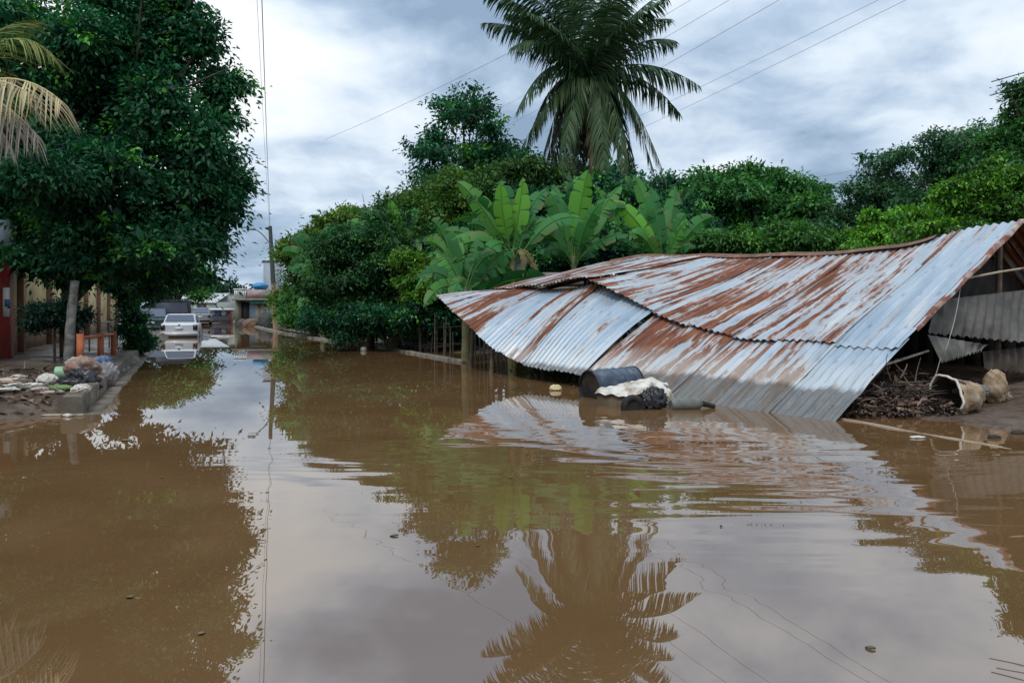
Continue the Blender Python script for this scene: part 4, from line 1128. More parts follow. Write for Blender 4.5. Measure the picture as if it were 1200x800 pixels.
BB = [(0.085, 0.27, 0.03), (0.11, 0.32, 0.035), (0.06, 0.20, 0.03)]
BD = [(0.22, 0.16, 0.09), (0.15, 0.11, 0.06)]
PSTEM = simple('banana stem', (0.16, 0.17, 0.07), .6, .4, 3, dirt=(0.14, 0.10, 0.06))
def banana(label, Y, px, top_py, tips, base_h=None):
    bx = (px - 600) * Y / F; bz = tz(bx, Y)
    t = thing('banana_plant', label, 'banana plant', (bx, Y, bz), 'banana plants behind the collapsed shed')
    top = at(px, top_py, Y)
    MB().tube(bez((bx, Y, bz - .2), (bx + .05, Y, (bz + top[2]) / 2), top, 10), np.linspace(.14, .07, 10), 10).build('pseudostem', PSTEM, t, smooth=True)
    for tip in tips:
        (tx, ty, dY, W, pal) = tip[:5]
        lf = tip[5] if len(tip) > 5 else 0.35
        p2 = at(tx, ty, Y + dY)
        L = np.linalg.norm(p2 - top)
        p1 = (top * .5 + p2 * .5) + np.array([rgb_.normal(0, .10), rgb_.normal(0, .12), (lf * 1.35 + .03) * L])
        cols = {'g': BG, 'b': BB, 'd': BD}[pal]
        banana_leaf(top - [0, 0, rgb_.uniform(.05, .55)], p1, p2 + (p2 - top) * .08, W * .95, cols, rgb_, .55 if pal == 'g' else (.05 if pal == 'b' else .6)).build('leaf', DRY if pal == 'd' else BANANA, t)
    for k in range(16):
        a_ = rgb_.uniform(0, 2 * np.pi); L = rgb_.uniform(1.4, 2.5); e_ = rgb_.uniform(.1, 1.25)
        dr = np.array([math.cos(a_), .6 * abs(math.sin(a_)) + .1, 0])
        p2 = top + dr * L * math.cos(e_) + np.array([0, 0, L * math.sin(e_) - .4])
        p1 = (top * .5 + p2 * .5) + np.array([0, 0, rgb_.uniform(.1, .4) * L])
        banana_leaf(top - [0, 0, rgb_.uniform(.1, .7)], p1, p2, rgb_.uniform(.22, .32), BG, rgb_, .5).build('leaf', BANANA, t)
    return t
banana('banana plant with two bright upright new leaves over the grey block wall', 20.5, 600, 292,
       [(588, 219, -.3, .25, 'b', .02), (612, 214, .2, .27, 'b', .02), (540, 218, .4, .30, 'b', .1), (506, 302, -.3, .30, 'g', .32), (494, 338, -.6, .28, 'g', .40), (560, 318, -.9, .24, 'g', .45), (655, 262, .6, .28, 'g', .3), (536, 262, 1.2, .28, 'g', .3), (640, 225, .9, .27, 'g', .15), (612, 322, -.6, .13, 'd', .4), (630, 326, -.3, .12, 'd', .5)])
banana('banana plant with a broad bright green leaf right of the bright pair', 21.8, 672, 300,
       [(688, 206, .2, .36, 'b', .03), (650, 222, .5, .30, 'g', .1), (725, 222, .8, .30, 'g', .15), (620, 272, -.2, .27, 'g', .3), (742, 280, -.6, .30, 'g', .28), (706, 240, -.7, .27, 'g', .2), (640, 300, -.5, .24, 'g', .4), (735, 250, 1.3, .3, 'g', .3)])
banana('banana plant with a wide horizontal leaf before the round tree', 23.0, 778, 306,
       [(806, 262, -.4, .30, 'g', .28), (764, 226, .2, .30, 'g', .1), (745, 212, .8, .28, 'g', .12), (722, 240, .2, .28, 'b', .15), (812, 292, -.6, .26, 'g', .35), (740, 276, -.4, .28, 'g', .3), (790, 226, 1, .27, 'g', .2), (712, 268, .8, .28, 'g', .3)])
banana('banana plant between the broad leaf and the horizontal leaf plants', 25, 728, 296,
       [(700, 224, .2, .3, 'g', .12), (738, 212, .6, .3, 'g', .1), (765, 240, 0, .28, 'g', .2), (684, 262, .4, .28, 'g', .3), (752, 268, -.6, .28, 'g', .3)])
banana('tall banana plant with torn dark leaves under the palm skirt', 26.5, 690, 262,
       [(640, 236, .2, .32, 'g', .12), (668, 206, .5, .32, 'g', .05), (742, 246, 0, .3, 'g', .25), (626, 268, -.4, .3, 'g', .3), (715, 214, .4, .3, 'g', .08)])
banana('banana plant with low dark leaves left of the roof tip', 19.5, 545, 335,
       [(492, 325, -.4, .26, 'g', .3), (518, 296, .3, .26, 'g', .25), (578, 300, -.2, .26, 'g', .3), (500, 358, -.8, .24, 'g', .4), (560, 282, .5, .25, 'g', .1), (530, 352, -1, .22, 'g', .45)])
banana('tall banana plant with one upright leaf among the far roadside trees', 26.2, 462, 292,
       [(457, 238, 0, .30, 'b', .02), (410, 262, .4, .34, 'g', .2), (392, 280, -.8, .30, 'g', .3), (486, 262, .3, .32, 'g', .25), (430, 246, .8, .3, 'g', .1), (490, 295, -.4, .3, 'g', .35)])
banana('small banana plant by the far bank next to the utility pole', 34.5, 378, 335,
       [(345, 348, -.5, .34, 'g', .3), (356, 322, .2, .32, 'g', .25), (400, 318, .2, .34, 'g', .25), (372, 300, .6, .32, 'g', .1), (350, 362, -.9, .28, 'g', .4), (412, 345, -.4, .3, 'g', .35)])
banana('banana plant with drooping pale leaves above the far bank', 37.5, 365, 305,
       [(332, 296, 0, .36, 'g', .2), (350, 272, .4, .36, 'g', .15), (390, 264, .2, .38, 'g', .12), (402, 292, -.4, .34, 'g', .3), (340, 318, -.6, .34, 'g', .35)])

# ------------------------------------------------------------------ trees behind the right bank
G1 = 'trees beyond the right bank'
tree('slender_tree', 'tall airy dark tree rising left of the palm against the sky', 'tree', 37, 545,
     [(535, 140, 36, 32, 0, 1), (560, 128, 30, 26, .5, 1), (512, 178, 28, 26, 0, 1), (580, 168, 22, 30, -.3, 1), (542, 195, 58, 40, 0), (500, 215, 26, 18, 0), (545, 112, 14, 12, 0, 1), (520, 128, 14, 16, 0, 1), (578, 200, 30, 30, 0)],
     13000, 0.20, 0.10, 0.36, DARKG, 7, 0.18, BARK, G1, 30, .3, .34, fill=.03)
tree('roadside_tree', 'dark round-headed tree overhanging the far bank', 'tree', 27, 432,
     [(430, 300, 62, 52, 0), (470, 315, 46, 50, -.5), (410, 345, 56, 36, -.5), (455, 265, 40, 30, .5), (462, 362, 46, 22, -.5)],
     30000, 0.13, 0.065, 0.4, [(4, (0.018, 0.072, 0.024)), (3, (0.028, 0.098, 0.028)), (1, (0.055, 0.15, 0.03))], 8, 0.15, BARK, G1)
tree('roadside_tree', 'light green leafy tree nearest the utility pole', 'tree', 41, 372,
     [(350, 330, 24, 36, 0), (375, 300, 40, 34, .5), (395, 268, 38, 22, 0), (340, 355, 16, 22, -.5), (365, 350, 36, 30, 0), (420, 258, 30, 16, 1), (338, 300, 14, 14, 0)],
     22000, 0.17, 0.085, 0.45, YELG, 9, 0.14, BARK, G1)
tree('roadside_tree', 'yellowish green tree with small leaves behind the left banana plant', 'tree', 28, 512,
     [(512, 262, 46, 46, 0), (490, 290, 40, 40, -.3), (535, 235, 36, 36, .3), (480, 245, 26, 20, 0), (515, 310, 40, 30, -.6)],
     30000, 0.125, 0.06, 0.36, [(4, (0.056, 0.142, 0.024)), (3, (0.038, 0.108, 0.024)), (2, (0.090, 0.185, 0.028)), (.7, (0.14, 0.19, 0.03))], 10, 0.13, BARK, G1)
tree('leafy_bush', 'bright yellow green bush at the bank left of the roof tip', 'bush', 24, 492,
     [(494, 322, 22, 24, 0), (480, 340, 18, 22, 0), (508, 340, 26, 20, -.3), (476, 305, 14, 14, 0)],
     8000, 0.11, 0.055, 0.25, BRIG + YELG, 12, 0.05, BARK, G1, limbs=4)
tree('spreading_tree', 'round dark green tree standing right of the palm behind the shed', 'tree', 30, 868,
     [(870, 258, 88, 46, 0), (830, 252, 48, 38, -.5), (920, 250, 46, 38, 0), (862, 216, 44, 20, .2), (905, 212, 26, 14, 0, 1), (945, 232, 26, 20, 0), (795, 262, 40, 34, 0), (860, 290, 110, 26, -1), (940, 285, 46, 26, -.6), (780, 285, 40, 30, -.5)],
     52000, 0.16, 0.085, 0.42, [(4, (0.032, 0.130, 0.032)), (3, (0.046, 0.165, 0.036)), (2, (0.020, 0.080, 0.026)), (1, (0.075, 0.21, 0.036))], 13, 0.2, BARK, G1)
tree('spreading_tree', 'bluish green tree with thin upper twigs at the middle right', 'tree', 27, 1040,
     [(1040, 218, 36, 26, 0), (1060, 250, 56, 42, 0), (1010, 248, 34, 40, 0), (1035, 190, 28, 14, 0, 1), (990, 270, 34, 30, -.4), (1050, 285, 70, 26, -.5), (1000, 285, 40, 22, 0)],
     32000, 0.13, 0.062, 0.32, BLUG + [(2, (0.035, 0.08, 0.03))], 14, 0.17, BARK, G1, fill=.05)
tree('spreading_tree', 'taller blue green tree with see-through top behind the bright bush', 'tree', 24.5, 1120,
     [(1108, 165, 34, 20, 0, 1), (1120, 190, 50, 34, 0), (1095, 200, 26, 22, 0, 1), (1140, 160, 22, 16, 0, 1), (1150, 210, 50, 40, 0), (1110, 235, 50, 40, .3)],
     19000, 0.12, 0.06, 0.27, BLUG, 15, 0.16, BARK, G1, core=.4, fill=.02)
tree('spreading_tree', 'tall green tree at the right edge of the view', 'tree', 21, 1215,
     [(1190, 185, 46, 50, 0), (1215, 140, 34, 46, 0), (1165, 200, 34, 40, 0), (1240, 210, 70, 90, 0), (1196, 115, 16, 22, 0, 1), (1180, 240, 60, 40, -.3)],
     32000, 0.105, 0.055, 0.28, [(4, (0.040, 0.14, 0.034)), (3, (0.058, 0.175, 0.04)), (2, (0.024, 0.085, 0.03))], 16, 0.17, BARK, G1)
tree('leafy_bush', 'bright lime green bush just above the right end of the roof', 'bush', 18.2, 1140,
     [(1145, 218, 24, 16, 0), (1115, 228, 22, 16, 0), (1170, 240, 36, 22, 0), (1130, 250, 40, 22, .2), (1190, 215, 26, 20, 0), (1200, 262, 50, 24, .3), (1165, 195, 18, 10, 0), (1120, 270, 60, 18, 0)],
     20000, 0.10, 0.05, 0.2, BRIG + [(3, (0.04, 0.10, 0.03))], 17, 0.08, BARK, G1, per=30, droop=.7)
tree('leafy_bush', 'pale lime bush low behind the sagging ridge on the right', 'bush', 19.5, 1060,
     [(1070, 262, 34, 20, 0), (1030, 272, 24, 20, 0), (1085, 278, 26, 14, -.3), (1040, 288, 44, 14, 0), (1022, 262, 12, 16, 0)],
     11000, 0.10, 0.05, 0.2, BRIG, 18, 0.06, BARK, G1, per=30, droop=.7)
tree('leafy_bush', 'mid green bush under the round tree behind the ridge', 'bush', 23, 920,
     [(905, 285, 50, 22, 0), (960, 285, 44, 22, 0), (860, 288, 44, 18, 0), (1000, 290, 34, 16, 0)],
     15000, 0.12, 0.06, 0.28, MIDG, 19, 0.07, BARK, G1)
tree('leafy_bush', 'dark green thicket behind the banana stems', 'bush', 26.5, 690,
     [(660, 262, 60, 50, 0), (730, 265, 60, 46, 0), (610, 265, 50, 50, .6), (700, 232, 60, 24, 1), (790, 270, 50, 40, 1)],
     26000, 0.14, 0.075, 0.4, DARKG, 20, 0.09, BARK, G1)
tree('leafy_bush', 'dark olive thicket under the slender tree behind the left bananas', 'bush', 31, 585,
     [(590, 220, 44, 34, 0), (560, 240, 50, 44, 0), (625, 215, 30, 26, 0), (520, 232, 40, 30, 0), (600, 255, 60, 40, 0)],
     24000, 0.16, 0.08, 0.45, [(4, (0.030, 0.088, 0.024)), (3, (0.044, 0.112, 0.026)), (1, (0.07, 0.15, 0.03))], 21, 0.1, BARK, G1)
tree('leafy_bush', 'low dark shrubs filling the bank under the round-headed tree', 'bush', 25, 455,
     [(430, 378, 40, 24, 0), (480, 375, 40, 28, -.5), (395, 375, 36, 22, .5), (520, 372, 36, 32, -.5), (550, 370, 36, 34, -.3)],
     22000, 0.12, 0.06, 0.3, DARKG, 22, 0.07, BARK, G1)
tree('leafy_bush', 'shaded green bushes along the bank beside the utility pole', 'bush', 36, 370,
     [(355, 372, 22, 16, 0), (380, 368, 26, 20, 0), (345, 360, 16, 20, 1), (405, 368, 26, 22, -1)],
     11000, 0.15, 0.075, 0.36, MIDG, 23, 0.07, BARK, G1)
tree('spreading_tree', 'dark tree mass directly behind the coconut palm', 'tree', 40, 760,
     [(640, 235, 60, 50, 0), (720, 245, 70, 50, 1), (800, 255, 60, 44, 0), (600, 200, 40, 30, 0)], 24000, 0.22, 0.11, 0.55, DARKG, 24, 0.2, BARK, G1)

tree('leafy_bush', 'dark low bush filling the gap behind the grey block wall', 'bush', 24.5, 640,
     [(600, 310, 50, 36, 0), (650, 312, 50, 36, 0), (705, 300, 54, 34, 0), (760, 298, 54, 30, 0), (560, 330, 44, 40, 0), (545, 300, 40, 36, .5), (820, 296, 50, 24, 0)],
     26000, 0.14, 0.075, 0.36, DARKG, 26, 0.07, BARK, G1)
tree('leafy_bush', 'shaded bush hugging the bank between the far kerb strips', 'bush', 29, 410,
     [(400, 372, 34, 26, 0), (440, 378, 30, 24, 0), (375, 378, 24, 18, 1), (470, 372, 30, 30, 0), (505, 368, 34, 34, -1)],
     18000, 0.13, 0.065, 0.32, DARKG, 27, 0.06, BARK, G1)
# far-off woods that read as one mass
rgen = np.random.default_rng(30)
lob = []
for k in range(46):
    px = rgen.uniform(-500, 1700); Y = rgen.uniform(100, 130)
    if 225 < px < 330: hgt_ = rgen.uniform(2.0, 3.6)
    else: hgt_ = rgen.uniform(3.5, 6.5)
    x = (px - 600) * Y / F
    lob.append((x, Y, hgt_ * .55, rgen.uniform(5, 9), 5, hgt_ * .75))
for px, py in ((255, 333), (272, 328), (287, 335), (245, 338), (300, 338)):
    Y = 112; c_ = at(px, py + 12, Y); lob.append((c_[0], Y, c_[2], 1.7, 2, 12 * Y / F))
mb, _ = crown_mb(lob, 60000, 0.6, 0.34, 1.1, [(4, (0.030, 0.062, 0.036)), (3, (0.040, 0.078, 0.042)), (2, (0.024, 0.05, 0.03))], 31, 24, zmin=0.4)
kind(mb.build('far_wood', LEAF, origin=(0, 0, 0)), 'stuff')
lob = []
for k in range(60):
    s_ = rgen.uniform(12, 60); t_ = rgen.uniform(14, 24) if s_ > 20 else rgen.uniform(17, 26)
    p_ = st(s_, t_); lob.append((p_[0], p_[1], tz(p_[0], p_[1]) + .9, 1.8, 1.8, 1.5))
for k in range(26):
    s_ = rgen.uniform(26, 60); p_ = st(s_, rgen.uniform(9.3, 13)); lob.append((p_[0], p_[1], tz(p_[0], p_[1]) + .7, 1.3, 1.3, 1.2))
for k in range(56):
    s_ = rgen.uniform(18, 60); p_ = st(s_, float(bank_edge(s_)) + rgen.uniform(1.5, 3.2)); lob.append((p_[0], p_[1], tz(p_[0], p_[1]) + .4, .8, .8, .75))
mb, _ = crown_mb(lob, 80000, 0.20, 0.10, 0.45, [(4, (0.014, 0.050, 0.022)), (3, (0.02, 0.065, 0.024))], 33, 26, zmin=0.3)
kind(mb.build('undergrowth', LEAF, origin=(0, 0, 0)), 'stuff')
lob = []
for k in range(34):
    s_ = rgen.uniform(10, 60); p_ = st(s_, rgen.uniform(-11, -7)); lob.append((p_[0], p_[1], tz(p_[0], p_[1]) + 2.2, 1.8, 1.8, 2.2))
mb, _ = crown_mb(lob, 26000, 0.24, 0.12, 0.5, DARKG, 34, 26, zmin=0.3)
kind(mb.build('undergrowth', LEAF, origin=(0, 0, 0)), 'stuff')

# ------------------------------------------------------------------ bank: stake fence, grey block wall
fx = st(24, 8.3)
fen = thing('stake_fence', 'rough fence of thin grey stakes along the dark right bank', 'fence', (fx[0], fx[1], tz(fx[0], fx[1])))
rgf = np.random.default_rng(4)
STAKE = simple('grey stake', (0.10, 0.088, 0.07), .9, .4, 4)
for k in range(64):
    s_ = 17.5 + k * 0.27 + rgf.normal(0, .05); t_ = float(bank_edge(s_)) + .55 + rgf.normal(0, .07)
    p_ = st(s_, t_); z_ = tz(p_[0], p_[1]); h_ = rgf.uniform(.75, 1.5)
    MB().tube([(p_[0], p_[1], z_ - .2), (p_[0] + rgf.normal(0, .06), p_[1] + rgf.normal(0, .06), z_ + h_)], [rgf.uniform(.015, .035), .014], 5).build('stake', STAKE, fen)
for zz in (.45, .95):
    pts = [np.array([*st(s_, float(bank_edge(s_)) + .55)[:2], tz(*st(s_, float(bank_edge(s_)) + .55)[:2]) + zz + .03 * math.sin(s_)]) for s_ in np.linspace(17.5, 34.5, 30)]
    MB().tube(pts, .012, 5).build('fence_wire', WIRE, fen)
bw = thing('block_wall', 'grey concrete block wall and column behind the left end of the roof', 'wall', (*at(630, 340, 20.9)[:2], tz(*at(630, 340, 20.9)[:2])))
c_ = at(602, 310, 20.9)
MB().box((c_[0], 20.9, at(602, 300, 20.9)[2] / 2), (.50, .36, at(602, 300, 20.9)[2])).build('column', GREYCONC, bw)
z2 = at(640, 311, 21)[2]
for r_ in range(int(z2 / .2)):
    xa = at(614, 311, 21)[0]; xb = at(690, 311, 21)[0]
    off = 0 if r_ % 2 else .2
    x_ = xa
    MB().box(((xa + xb) / 2, 21.0, .1 + r_ * .2), (xb - xa - rgf.uniform(0, .12), .15, .188)).build('block_course', GREYCONC, bw)

# ------------------------------------------------------------------ things washed against the roof
# blue-black drum lying in the water
DRUM = Mat('dark blue drum')
v_ = DRUM.coord('Object')
DRUM.set(Base_Color=DRUM.ramp(DRUM.noise(v_, 7, 7, .6, .3), [(0.35, (0.018, 0.03, 0.05)), (0.55, (0.04, 0.065, 0.10)), (0.72, (0.14, 0.14, 0.14))]), Roughness=.45)
DRUM.bump(DRUM.noise(v_, 26, 4), .3, .01)
a0 = at(690, 452, 11.7); a1 = at(742, 449, 12.15)
a0[2] = .17; a1[2] = .20
ax = (a1 - a0) / np.linalg.norm(a1 - a0)
drum = thing('oil_drum', 'dark blue dented drum lying in the water against the roof edge', 'drum', (*((a0 + a1) / 2)[:2], 0))
q_ = np.linspace(0, 1, 41); prof = 0.255 + .012 * (np.abs((q_ * 6) % 1 - .5) < .1)
MB().tube(a0 + (a1 - a0) * q_[:, None], prof, 28, caps=False).build('shell', DRUM.m, drum, smooth=True)
MB().tube([a0 + ax * .03, a0 + ax * .035], .25, 28).build('lid', BLACK, drum)
MB().tube([a1 - ax * .035, a1 - ax * .03], .25, 28).build('lid', BLACK, drum)
rimp = lambda c_: [c_ + .255 * (math.cos(t_) * np.cross(ax, [0, 0, 1]) + math.sin(t_) * np.array([0, 0, 1.0])) for t_ in np.linspace(0, 2 * np.pi, 30)]
MB().tube(rimp(a0), .014, 6, caps=False).build('rim', BLACK, drum)
MB().tube(rimp(a1), .014, 6, caps=False).build('rim', BLACK, drum)
# white crumpled panel over a brown box
b0 = at(728, 470, 10.9); b0[2] = 0
BOXB = simple('wet cardboard', (0.10, 0.068, 0.038), .8, .35, 4)
cab = thing('foam_mattress', 'muddy brown foam block with a dirty white cover beside the blue drum', 'mattress', tuple(b0))
V = [at(699, 474, 10.85), at(738, 480, 10.45), at(778, 470, 11.0), at(738, 462, 11.4)]
for v in V: v[2] = -0.05
tops = [at(700, 458, 10.85), at(740, 464, 10.45), at(780, 452, 11.0), at(745, 449, 11.4)]
MB().add(np.array(V + tops), [[0, 1, 5, 4], [1, 2, 6, 5], [2, 3, 7, 6], [3, 0, 4, 7], [4, 5, 6, 7]]).build('foam_block', BOXB, cab)
# cover: grid over the top with folds and a flap hanging on the right
n = 34
A_, B_ = np.meshgrid(np.linspace(-.04, 1.05, n), np.linspace(-.05, 1.05, n), indexing='ij')
t0_, t1_, t2_, t3_ = [np.array(t_) for t_ in tops]
P = (1-A_)[..., None]*(1-B_)[..., None]*t0_ + A_[..., None]*(1-B_)[..., None]*t1_ + A_[..., None]*B_[..., None]*t2_ + (1-A_)[..., None]*B_[..., None]*t3_
P[..., 2] += 0.03 + 0.05 * np.sin(A_ * 2.6) * np.sin(B_ * 3) + 0.012 * np.sin(A_ * 17 + B_ * 9) + 0.01 * np.sin(B_ * 23 - A_ * 6) + .07 * np.exp(-((A_ - .75) ** 2 + (B_ - .75) ** 2) * 14)
P[..., 2] -= 0.22 * np.clip(A_ - 1.0, 0, 1) * 3 + .10 * np.clip(.02 - B_, 0, 1) * 6 + .1 * np.clip(.0 - A_, 0, 1) * 6
MB().grid(P).build('cover', PLASTW, cab, smooth=True)
fl = np.array([[at(762, 447, 10.8), at(775, 450, 10.7), at(786, 457, 10.7), at(790, 466, 10.7)], [at(768, 452, 10.6), at(776, 462, 10.5), at(781, 472, 10.5), at(782, 482, 10.5)], [at(766, 460, 10.6), at(771, 470, 10.5), at(775, 480, 10.45), at(777, 486, 10.45)]])
def refine(G, k=5):
    n_, m_ = G.shape[:2]
    ti = np.linspace(0, n_ - 1, (n_ - 1) * k + 1); tj = np.linspace(0, m_ - 1, (m_ - 1) * k + 1)
    a = np.stack([[np.interp(ti, range(n_), G[:, j, d]) for d in range(3)] for j in range(m_)], 0)
    out = np.zeros((len(ti), len(tj), 3))
    for i in range(len(ti)):
        for d in range(3): out[i, :, d] = np.interp(tj, range(m_), a[:, d, i])
    return out
Gf = refine(fl); Gf += .012 * np.sin(np.arange(Gf.size).reshape(Gf.shape) * .7)
MB().grid(Gf).build('cover_flap', PLASTW, cab, smooth=True)
INNERB = simple('tyre hollow shade', (.008, .007, .006), .9)
# two black tyres
def tyre(c, R_, r, tilt_axis, label):
    t = thing('old_tyre', label, 'tyre', (c[0], c[1], 0))
    nrm = np.asarray(tilt_axis, float); nrm /= np.linalg.norm(nrm)
    u_ = np.cross(nrm, [0, 0, 1.0]); u_ /= np.linalg.norm(u_); v__ = np.cross(nrm, u_)
    th = np.linspace(0, 2*np.pi, 36, endpoint=False); ph = np.linspace(0, 2*np.pi, 14, endpoint=False)
    P = np.array([[c + (R_ + r*math.cos(p)) * (math.cos(a)*u_ + math.sin(a)*v__) + r*1.15*math.sin(p)*nrm for p in ph] for a in th])
    P = np.concatenate([P, P[:1]], 0)
    MB().grid(P, close=True).build('tread', BLACK, t, smooth=True)
    MB().tube([c - nrm*.03, c + nrm*.03], R_ - r*.8, 20).build('hub', INNERB, t)  # black disc: the shade of the tyre's open middle, put in as colour
c_ = at(742, 476, 10.35); c_[2] = .03
tyre(c_, .13, .05, (.25, -1, .1), 'black tyre half sunk in front of the white cover')
c_ = at(766, 470, 10.5)
tag(blob((c_[0], c_[1], .13), .17, 140, (1, .8, .95), .3, freq=3.5).build('rubbish_bag', BLACKB), 'black sodden bag bulging out under the flap of the white cover', 'rubbish bag')
# grey green bent container
p0_ = at(786, 478, 10.4); p1_ = at(822, 474, 10.5); p0_[2] = .06; p1_[2] = .07
can = thing('plastic_jug', 'grey green plastic jug floating at the foot of the roof', 'jug', (*((p0_ + p1_) / 2)[:2], 0))
ax = (p1_ - p0_) / np.linalg.norm(p1_ - p0_)
MB().tube(p0_ + (p1_ - p0_) * np.linspace(0, 1, 12)[:, None], [.07, .085, .09, .085, .09, .09, .085, .09, .09, .085, .075, .05], 16).build('jug_body', simple('grey green plastic', (.12, .135, .12), .6, .25, 5, dirt=(.10, .07, .045)), can, smooth=True)
MB().tube([p1_ + ax * .003, p1_ + ax * .2 + [0, 0, -.05]], [.045, .03], 10).build('neck', BLACK, can)
# yellowish scrap by the drum
p_ = gp(651, 457)
tag(blob((p_[0], p_[1], .03), .10, 70, (1, .8, .6), .25).build('food_wrapper', simple('pale yellow scrap', (.5, .42, .22), .7)), 'small pale yellow scrap floating left of the drum', 'litter')
p_ = gp(426, 411)
tag(blob((p_[0], p_[1], .05), .11, 71, (1, 1, .9), .05).build('foam_ball', simple('off white foam', (.62, .58, .52), .7)), 'round off-white foam lump floating at the far right bank', 'litter')
p_ = gp(1075, 513)
tag(blob((p_[0], p_[1], .01), .05, 72, (1.7, .6, .3), .1).build('foam_scrap', PLASTW), 'small white scrap on the submerged kerb line at right', 'litter')

# ------------------------------------------------------------------ debris under the gable
SACK = Mat('woven sack')
v_ = SACK.coord('Object')
SACK.set(Base_Color=SACK.ramp(SACK.noise(v_, 7, 7, .65, .5), [(0.32, (0.11, 0.065, 0.035)), (0.5, (0.27, 0.19, 0.115)), (0.7, (0.42, 0.34, 0.24))]), Roughness=.85)
SACK.bump(SACK.noise(v_, 60, 2), .5, .01)
SACK = SACK.m
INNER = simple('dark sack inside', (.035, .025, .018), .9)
p0_ = at(1108, 464, 9.9); p0_[2] = .24
p1_ = at(1146, 470, 10.05); p1_[2] = .17
bk = thing('woven_basket', 'tipped over tan woven basket with its open mouth to the left', 'basket', (*((p0_ + p1_) / 2)[:2], tz(*((p0_ + p1_) / 2)[:2])))
q_ = np.linspace(0, 1, 14)
rr = np.interp(q_, [0, .1, .4, .75, .92, 1], [.27, .265, .25, .22, .16, .04])
a = np.linspace(0, 2*np.pi, 40, endpoint=False)
ax = (p1_ - p0_) / np.linalg.norm(p1_ - p0_); u_ = np.cross(ax, [0, 0, 1]); u_ /= np.linalg.norm(u_); v2 = np.cross(ax, u_)
P = np.array([[p0_ + (p1_ - p0_)*q_[i] + rr[i]*(1 + .10*math.sin(a_*2 + i*.35) + .05*math.sin(a_*5 - i*.8) + .025*math.sin(a_*11 + i*1.3))*(math.cos(a_)*u_*1.0 + math.sin(a_)*v2) for a_ in a] for i in range(14)])
MB().grid(P, close=True).build('basket_shell', SACK, bk, smooth=True)
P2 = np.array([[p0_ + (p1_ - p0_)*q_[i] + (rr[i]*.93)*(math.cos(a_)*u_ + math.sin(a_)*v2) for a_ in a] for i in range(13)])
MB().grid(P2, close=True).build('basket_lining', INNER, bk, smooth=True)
rim = np.array([p0_ + .268*(1 + .10*math.sin(a_*2) + .05*math.sin(a_*5) + .025*math.sin(a_*11))*(math.cos(a_)*u_ + math.sin(a_)*v2) for a_ in np.linspace(0, 2*np.pi, 41)])
MB().tube(rim, .017, 6, caps=False).build('basket_rim', simple('pale rim', (.55, .50, .42), .7), bk)
p_ = at(1166, 452, 10.6)
o = blob((p_[0], p_[1], p_[2] - .02), .21, 81, (.75, .75, 1.15), .12).build('stuffed_sack', SACK, smooth=True)
tag(o, 'tan lumpy sack leaning behind the tipped basket', 'sack')
p_ = at(1150, 478, 10.2)
rubbish(1168, 470, .16, CLOTH, 'dark brown muddy rag at the foot of the tan sack', 'rag', 'muddy_rag', 82, (1.2, .9, .6))
# tangle of sticks and roots
rgs = np.random.default_rng(21)
mb = MB()
DS = [(0.045, 0.028, 0.02), (0.09, 0.058, 0.038), (0.16, 0.10, 0.07), (0.03, 0.02, 0.016)]
for k in range(520):
    px = rgs.uniform(985, 1112); py = rgs.uniform(450, 483) - 8 * math.sin((px - 985) / 127 * 3.1) * rgs.random()
    y_ = rgs.uniform(9.7, 11.0)
    c_ = at(px, py, y_); c_[2] = max(0.0, tz(c_[0], c_[1])) + abs(rgs.normal(0, .16)) * (0.4 + math.sin(np.clip((px - 985) / 127, 0, 1) * 3.1))
    d = np.array([rgs.normal(0, 1), rgs.normal(0, .6), rgs.normal(0, .28)]); d /= np.linalg.norm(d)
    L = rgs.uniform(.08, .45)
    c2 = c_ + d * L; c2[2] = max(c2[2], .0)
    mb.tube(bez(c_, (c_ + c2) / 2 + rgs.normal(0, .05, 3), c2, 5), np.linspace(rgs.uniform(.005, .018), .004, 5), 5, DS[rgs.integers(0, 4)])
TWIG = Mat('twigs'); ta = TWIG.node('ShaderNodeAttribute', attribute_name='tint'); TWIG.set(Base_Color=ta.outputs['Color'], Roughness=.8); TWIG = TWIG.m
n_ = 1500
px = rgs.uniform(975, 1125, n_); yy = rgs.uniform(9.5, 11.2, n_); xx_ = (px - 600) * yy / F
hz = np.maximum(0.0, terrain(xx_, yy)) + np.abs(rgs.normal(0, .10, n_)) * (0.3 + np.sin(np.clip((px - 975) / 150, 0, 1) * 3.1))
mb.add(*leaves(np.stack([xx_, yy, hz], 1), rgs.normal(size=(n_, 3)) * [1, 1, .4], .11, .05, np.array(DS)[rgs.integers(0, 4, n_)] * rgs.uniform(.6, 1.5, (n_, 1)), rgs))
kind(mb.build('debris', TWIG), 'stuff')
for k, (px, py, r_, m__, lab) in enumerate(((1012, 462, .16, CLOTH, 'brown muddy rag beside the lower roof corner'), (1046, 462, .18, DARKWOOD, 'dark soaked lump in the middle of the debris heap'), (1085, 474, .13, CLOTH, 'brown rag just left of the basket mouth'))):
    p_ = on_ground(px, py)
    tag(blob((p_[0], p_[1] + .3, max(.03, tz(p_[0], p_[1])) + .05), r_, 130 + k, (1.4, .9, .55), .3, freq=3.5).build('soaked_rag', m__), lab, 'rag')
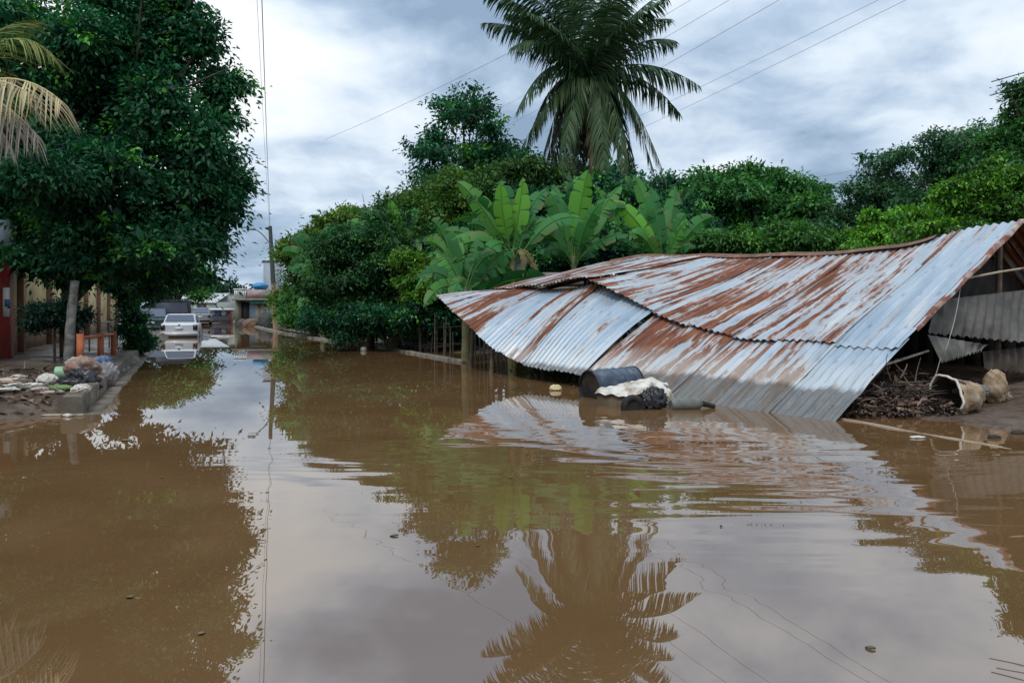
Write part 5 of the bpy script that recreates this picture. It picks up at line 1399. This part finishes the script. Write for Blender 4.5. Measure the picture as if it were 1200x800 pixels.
for k, (px, py, y_, rz_, L_, m_, lab) in enumerate(((1000, 466, 9.9, .5, .42, PALEWOOD, 'short pale plank end by the lower roof corner'), (1052, 474, 9.9, -.35, .5, simple('reddish wood', (.26, .13, .08), .8, .3, 4), 'reddish split board lying on the debris heap'),
                                                   (1066, 481, 9.7, .05, .35, PALEWOOD, 'pale stick lying flat below the reddish board'), (1030, 458, 10.3, .2, .40, simple('grey board', (.22, .21, .20), .8, .3, 4), 'small grey board at the back of the debris heap'),
                                                   (1010, 474, 9.75, -.1, .34, WOOD, 'brown wet board below the pale plank end'))):
    p_ = at(px, py, y_)
    tag(MB().box((p_[0], p_[1], max(.04, p_[2])), (L_, .10, .035), rz_, M=np.array(Matrix.Rotation(.18 * (-1) ** k, 3, 'Y'))).build('broken_board', m_), lab, 'board', 'broken boards under the gable')
for k, (px, py, r_, lab) in enumerate(((1035, 481, .13, 'black wet lump at the waterline of the debris heap'), (1140, 458, .16, 'dark grey cloth lump between the basket and the sack'), (1080, 462, .15, 'dark brown root ball left of the basket mouth'))):
    p_ = at(px, py, 10.2)
    tag(blob((p_[0], p_[1], max(.03, p_[2])), r_, 100 + k, (1.2, .9, .6), .3, freq=4).build('debris_lump', (BLACKB, simple('grey cloth', (.14, .13, .13), .8, .4, 6), DARKWOOD)[k]), lab, 'debris')
for k, (px, py) in enumerate(((1165, 513), (1193, 508), (1180, 498))):
    p_ = gp(px, py)
    tag(blob((p_[0], p_[1], .01), .05, 110 + k, (1.4, .9, .6), .2).build('mud_clod', DARKWOOD), ['dark mud clod left of the other clods in the right shallows', 'dark mud clod nearest the right edge in the shallows', 'dark mud clod closest to the bank in the right shallows'][k], 'mud clod')

# ------------------------------------------------------------------ leaves and specks floating on the water
LF = simple('dead leaf', (.17, .12, .07), .8, .4, 20); LF2 = simple('dark leaf', (.09, .065, .035), .8, .4, 20)
def float_leaf(seed, mat, L):
    r_ = np.random.default_rng(seed)
    t_ = np.linspace(0, 1, 7); w_ = .32 * L * np.sin(np.pi * t_) ** .8
    rows = [np.stack([(t_ - .5) * L, s_ * w_, .002 + .004 * abs(s_) + .002 * np.sin(t_ * 3 + seed)], 1) for s_ in (-1, -.5, 0, .5, 1)]
    top = np.stack(rows, 1); mb = MB().grid(top); mb.grid(top - [0, 0, .003])
    return mb.build('floating_leaf', mat, origin=(0, 0, 0))
spots = [(148, 516), (236, 743), (152, 700), (560, 640), (598, 560), (462, 628), (845, 617), (1020, 760), (215, 470), (190, 560)]
for k, (px, py) in enumerate(spots):
    p_ = gp(px, py)
    o = float_leaf(k, LF if k in (0, 1, 4, 8, 16) else LF2, .12 if k == 0 else .028 + .012 * (k % 3))
    o.location = (p_[0], p_[1], .002); o.rotation_euler = (0, 0, k * 1.3)
    if k == 0: tag(o, 'largest pale dead leaf floating off the left kerb end', 'leaf', 'leaves floating on the water')
    else: tag(o, 'small dead leaf or speck floating on the brown water', 'leaf', 'leaves floating on the water')
